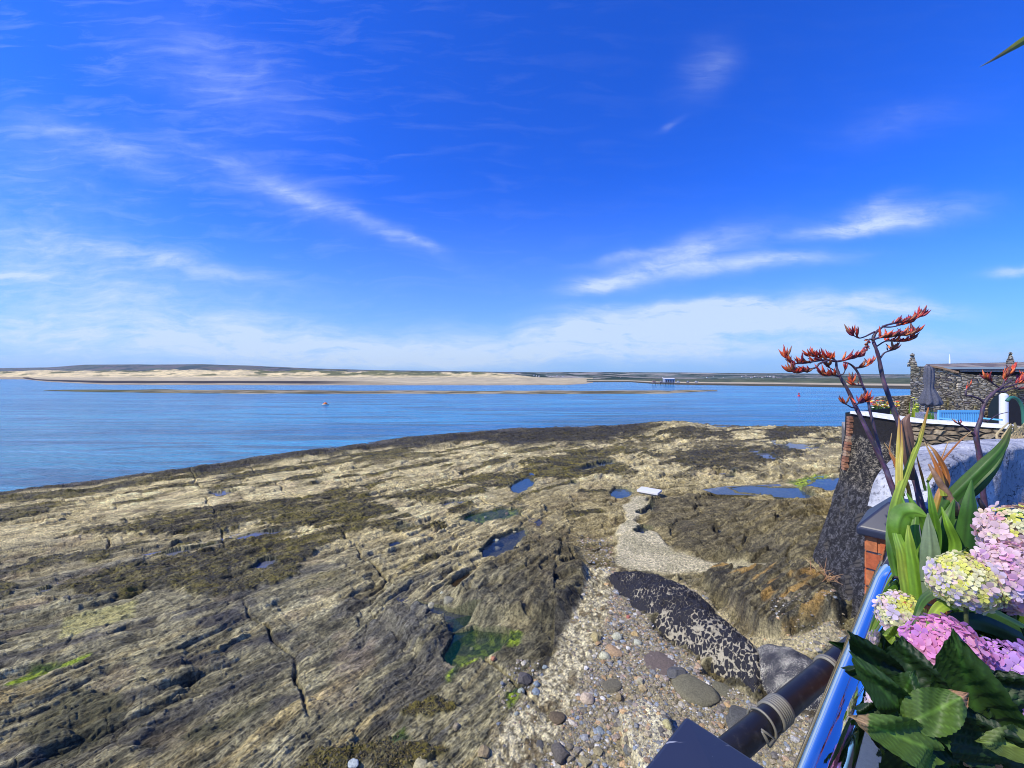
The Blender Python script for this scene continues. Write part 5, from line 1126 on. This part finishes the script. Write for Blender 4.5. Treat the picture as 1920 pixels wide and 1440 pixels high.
branch(s4, [(1868,735),(1885,734),(1900,728),(1912,730)], 1.50, r0=.003, n=4, along=(.8,1), ln=.016)
branch(s4, [(1842,790),(1855,788),(1870,770+8),(1893,772)], 1.50, r0=.0025, n=0)
mb = MB(); mb.tube([PX(1834, 935, 1.46), PX(1846, 955, 1.46), PX(1862, 982, 1.46), PX(1868, 1000, 1.46)], [.006, .009, .006, .001], 8, (.02,.015,.02)); mb.build('bract', M_stem, fx, True)

# ---- hydrangea
hy = empty('hydrangea', PX(1820, 1400, .85)); tag(hy, 'hydrangea bush with pink and pale yellow flower heads in the bottom right corner', 'plant')
def ovate(base, tip, w, col, up=None, curl=.15, name='leaf', tipcol=None, nu=44, nv=15, seed=0):
    b = PX(*base); t_ = PX(*tip); ax = t_-b; L_ = ax.length; ax.normalize(); vd = (Vector((0, 0, CZ))-(b+t_)/2).normalized()
    n0 = Vector(up).normalized() if up else vd; s_ = ax.cross(n0).normalized(); n_ = s_.cross(ax); W = w/F*(b.y+t_.y)/2*.5; vs = []; cs = []
    for i in range(nu):
        u = i/(nu-1); wid = W*(math.sin(math.pi*min(1, (u*.93+.04))**.78)**.85)*(1+.045*((i % 3)/2-.5)); droop = -curl*L_*(u-.4)**2*2
        for j in range(nv):
            v = j/(nv-1)*2-1; vein = abs(((u*8-abs(v)*2.6) % 1)-.5)*2; ridge_ = .0045*W/.03*vein; 
            p = b+ax*(L_*(u-.05*abs(v)))+s_*wid*v+n_*(droop+abs(v)**1.3*W*.30-ridge_+.006*math.sin(u*9+seed+v*3)); vs.append(p)
            m_ = 2.2 if abs(v) < .01 else 1.0+.75*max(0, 1-vein*4)+.10*math.sin(u*31+v*17+seed); c = col
            if tipcol and u > .86: c = tipcol
            cs.append(tuple(q*m_ for q in c))
    mb = MB(); mb.add(vs, [(i*nv+k, i*nv+k+1, (i+1)*nv+k+1, (i+1)*nv+k) for i in range(nu-1) for k in range(nv-1)], cs); return mb.build(name, M_leaf, hy, True)
LG, MG, DK_SHADE, PG = (.075,.14,.022), (.022,.06,.009), (.010,.032,.006), (.11,.16,.04)  # darkest green paints the shade over the lower leaves
ovate((1850,1400,.62),(1788,1192,.60),120,MG,curl=.1)
ovate((1690,1300,.66),(1580,1174,.66),66,DK_SHADE,curl=-.1); ovate((1720,1310,.64),(1690,1195,.66),90,DK_SHADE)
ovate((1700,1345,.60),(1612,1245,.60),62,MG,curl=.3); ovate((1680,1330,.61),(1712,1262,.60),55,MG,curl=.3)
ovate((1762,1412,.56),(1608,1350,.56),74,LG,tipcol=(.30,.20,.12)); ovate((1705,1355,.58),(1822,1298,.57),66,LG,tipcol=(.35,.20,.12),curl=.2)
ovate((1950,1400,.55),(1842,1392,.55),60,PG); ovate((1660,1350,.60),(1603,1330,.61),45,DK_SHADE)
ovate((1790,1440,.58),(1680,1400,.58),80,DK_SHADE); ovate((1880,1440,.56),(1810,1330,.58),120,DK_SHADE); ovate((1930,1330,.60),(1850,1260,.62),120,DK_SHADE)
ovate((1640,1270,.72),(1584,1255,.72),30,DK_SHADE); ovate((1700,1200,.80),(1655,1190,.82),40,(.16,.24,.03))
rl = random.Random(5)
for k in range(70):
    x = rl.uniform(1640, 1960); y = rl.uniform(1130, 1480); d = rl.uniform(.68, .98)
    if x < 1700 and y < 1250: continue
    if y < 1290: d = rl.uniform(1.0, 1.12)
    a = rl.uniform(-2.6, -.2); l_ = rl.uniform(60, 130); c = rl.choice([DK_SHADE, DK_SHADE, MG, DK_SHADE, MG, LG if y < 1250 else DK_SHADE])  # lower leaves get darker greens only: shade put into their colour
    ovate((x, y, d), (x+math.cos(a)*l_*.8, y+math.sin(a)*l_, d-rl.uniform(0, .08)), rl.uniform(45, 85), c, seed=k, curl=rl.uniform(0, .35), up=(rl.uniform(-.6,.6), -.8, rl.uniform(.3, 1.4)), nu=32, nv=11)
for (x, y, d, x1, y1) in [(1690,1175,.92,1700,1330),(1810,1115,.85,1800,1330),(1775,1245,.70,1790,1400),(1885,1265,.70,1870,1430),(1900,1030,.9,1890,1250),(1740,1330,.6,1738,1290)]:
    mb = MB(); mb.tube([Vector(p) for p in spline([PX(x, y, d), PX((x+x1)/2+8, (y+y1)/2, d+.02), PX(x1, y1, d+.06)], 10)], [.003, .0035, .004]*3+[.004], 8, (.10,.12,.04)); mb.build('stem', M_stem, hy, True)
def head(px, py, d, rx, ry, cols, edge, n=150, ps=.0135, seed=1, tilt=(0, -.55, .8), yc=None):
    r = random.Random(seed); C0 = PX(px, py, d); RX = rx/F*d; RZ = ry/F*d; RY = (RX+RZ)/2*.9; mb = MB()
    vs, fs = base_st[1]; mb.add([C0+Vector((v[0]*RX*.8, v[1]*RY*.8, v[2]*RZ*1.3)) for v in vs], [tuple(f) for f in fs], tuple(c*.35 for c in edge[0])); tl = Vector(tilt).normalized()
    for k in range(n):
        ph = math.acos(1-2*(k+.5)/n); th = k*2.39996; nr = Vector((math.sin(ph)*math.cos(th), math.sin(ph)*math.sin(th), math.cos(ph)))
        if nr.y > .45: continue
        p = C0+Vector((nr.x*RX, nr.y*RY, nr.z*RZ))*r.uniform(.93, 1.06); nr = (nr+Vector((r.uniform(-.3,.3), r.uniform(-.3,.3), r.uniform(-.3,.3)))).normalized()
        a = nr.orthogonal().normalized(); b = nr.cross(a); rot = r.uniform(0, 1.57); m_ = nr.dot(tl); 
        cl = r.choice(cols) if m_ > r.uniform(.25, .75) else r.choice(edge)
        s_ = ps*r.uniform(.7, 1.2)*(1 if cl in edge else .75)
        for q in range(4):
            t1 = rot+q*math.pi/2; da = a*math.cos(t1)+b*math.sin(t1); db = b*math.cos(t1)-a*math.sin(t1); cup = nr*s_*r.uniform(.05, .45); v_ = r.uniform(.86, 1.1)
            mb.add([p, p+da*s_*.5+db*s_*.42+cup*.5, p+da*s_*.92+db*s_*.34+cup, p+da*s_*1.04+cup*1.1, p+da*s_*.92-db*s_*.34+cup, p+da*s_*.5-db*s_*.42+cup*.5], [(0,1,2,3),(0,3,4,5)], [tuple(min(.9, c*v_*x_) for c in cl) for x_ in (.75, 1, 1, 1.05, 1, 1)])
        mb.add([p+nr*.002+a*.0012, p+nr*.002+b*.0012, p+nr*.002-a*.0012, p+nr*.002-b*.0012, p+nr*.0035], [(0,1,4),(1,2,4),(2,3,4),(3,0,4)], (.75,.70,.35))
    return mb.build('flower_head', M_petal, hy, True)
PKP, PK, PU, YEL, CR, LI = (.86,.62,.70), (.84,.42,.68), (.62,.36,.80), (.80,.78,.16), (.86,.80,.50), (.72,.60,.84)
head(1812,1088,.88,62,46,[YEL,CR,(.82,.74,.3),YEL],[PKP,LI,CR,CR,(.85,.80,.40)],n=360,ps=.0115,seed=1)
head(1906,1000,.92,58,48,[CR,(.8,.6,.45),YEL],[PKP,(.75,.38,.50),PKP],n=240,seed=2)
head(1688,1150,.98,36,36,[YEL,(.68,.68,.25),YEL],[PKP,LI,CR],n=190,ps=.0115,seed=3,tilt=(.3,-.5,.5))
head(1768,1222,.72,62,56,[PK,(.84,.36,.66),(.80,.30,.62)],[PK,(.66,.28,.72),(.74,.30,.66)],n=240,ps=.0145,seed=4)
head(1880,1262,.74,75,52,[(.66,.30,.70),PU],[PU,(.55,.25,.70)],n=250,ps=.0145,seed=5)
head(1893,1080,.86,58,58,[PKP,PK,(.75,.5,.62)],[LI,(.62,.36,.60),PKP],n=260,ps=.0145,seed=6)
head(1640,1322,.80,16,12,[LI],[LI,(.7,.65,.8)],n=40,seed=7)
# leaf tip hanging into the frame from above
mb = MB(); ribbon(mb, [(2050,5,1.5),(1980,40,1.5),(1920,76,1.5),(1888,96,1.5),(1862,112,1.5),(1838,125,1.5)], [22,20,14,8,4,1], [G1,G2,(.20,.20,.03),(.12,.10,.05),(.30,.28,.3)]); o = mb.build('palm_leaf', M_flax, None, True); tag(o, 'tip of a long palm leaf hanging into the top right corner', 'leaf')
# straw and dry plants
st_ = ground(1545, 1085); mb = MB()
for k in range(46):
    a = random.uniform(0, 6.28); e = random.uniform(0, .9); L_ = random.uniform(.15, .5); p = st_+Vector((random.uniform(-.22,.22), random.uniform(-.2,.2), .02)); d_ = Vector((math.cos(a)*math.cos(e), math.sin(a)*math.cos(e), math.sin(e))); mb.tube([p, p+d_*L_*.5+Vector((0,0,.03)), p+d_*L_], [.006,.005,.002], 4, random.choice([(.55,.30,.12),(.60,.40,.18),(.42,.22,.10)]))
o = mb.build('dried_grass', M_stem); tag(o, 'tangle of orange straw stems lying at the foot of the sea wall', 'plant')
dl = empty('dry_palm', PX(1905, 830, 4.6)); tag(dl, 'straw coloured dead palm leaves at the right edge above the white wall', 'plant')
for k in range(26):
    mb = MB(); x = 1905+random.uniform(-15, 25); ribbon(mb, [(x, 800+random.uniform(-8,8), 4.6), (x+random.uniform(-25,15), 818, 4.6), (x+random.uniform(-60,25), 840, 4.5)], [2,4,1], [(.42,.34,.2),(.5,.38,.22),(.36,.28,.2)], n=8); mb.build('leaf', M_flax, dl, True)
mb = MB()
for k in range(60):
    p = PX(1868+random.gauss(0,9), 832+random.gauss(0,2.5), 4.75); vs, fs = base_st[k % 8]; mb.add([p+Vector(v)*.022 for v in vs], [tuple(f) for f in fs], random.choice([(.85,.30,.03),(.8,.42,.05)]))
o = mb.build('orange_flowers', M_petal); tag(o, 'clump of orange blossom just above the white wall', 'flowers')
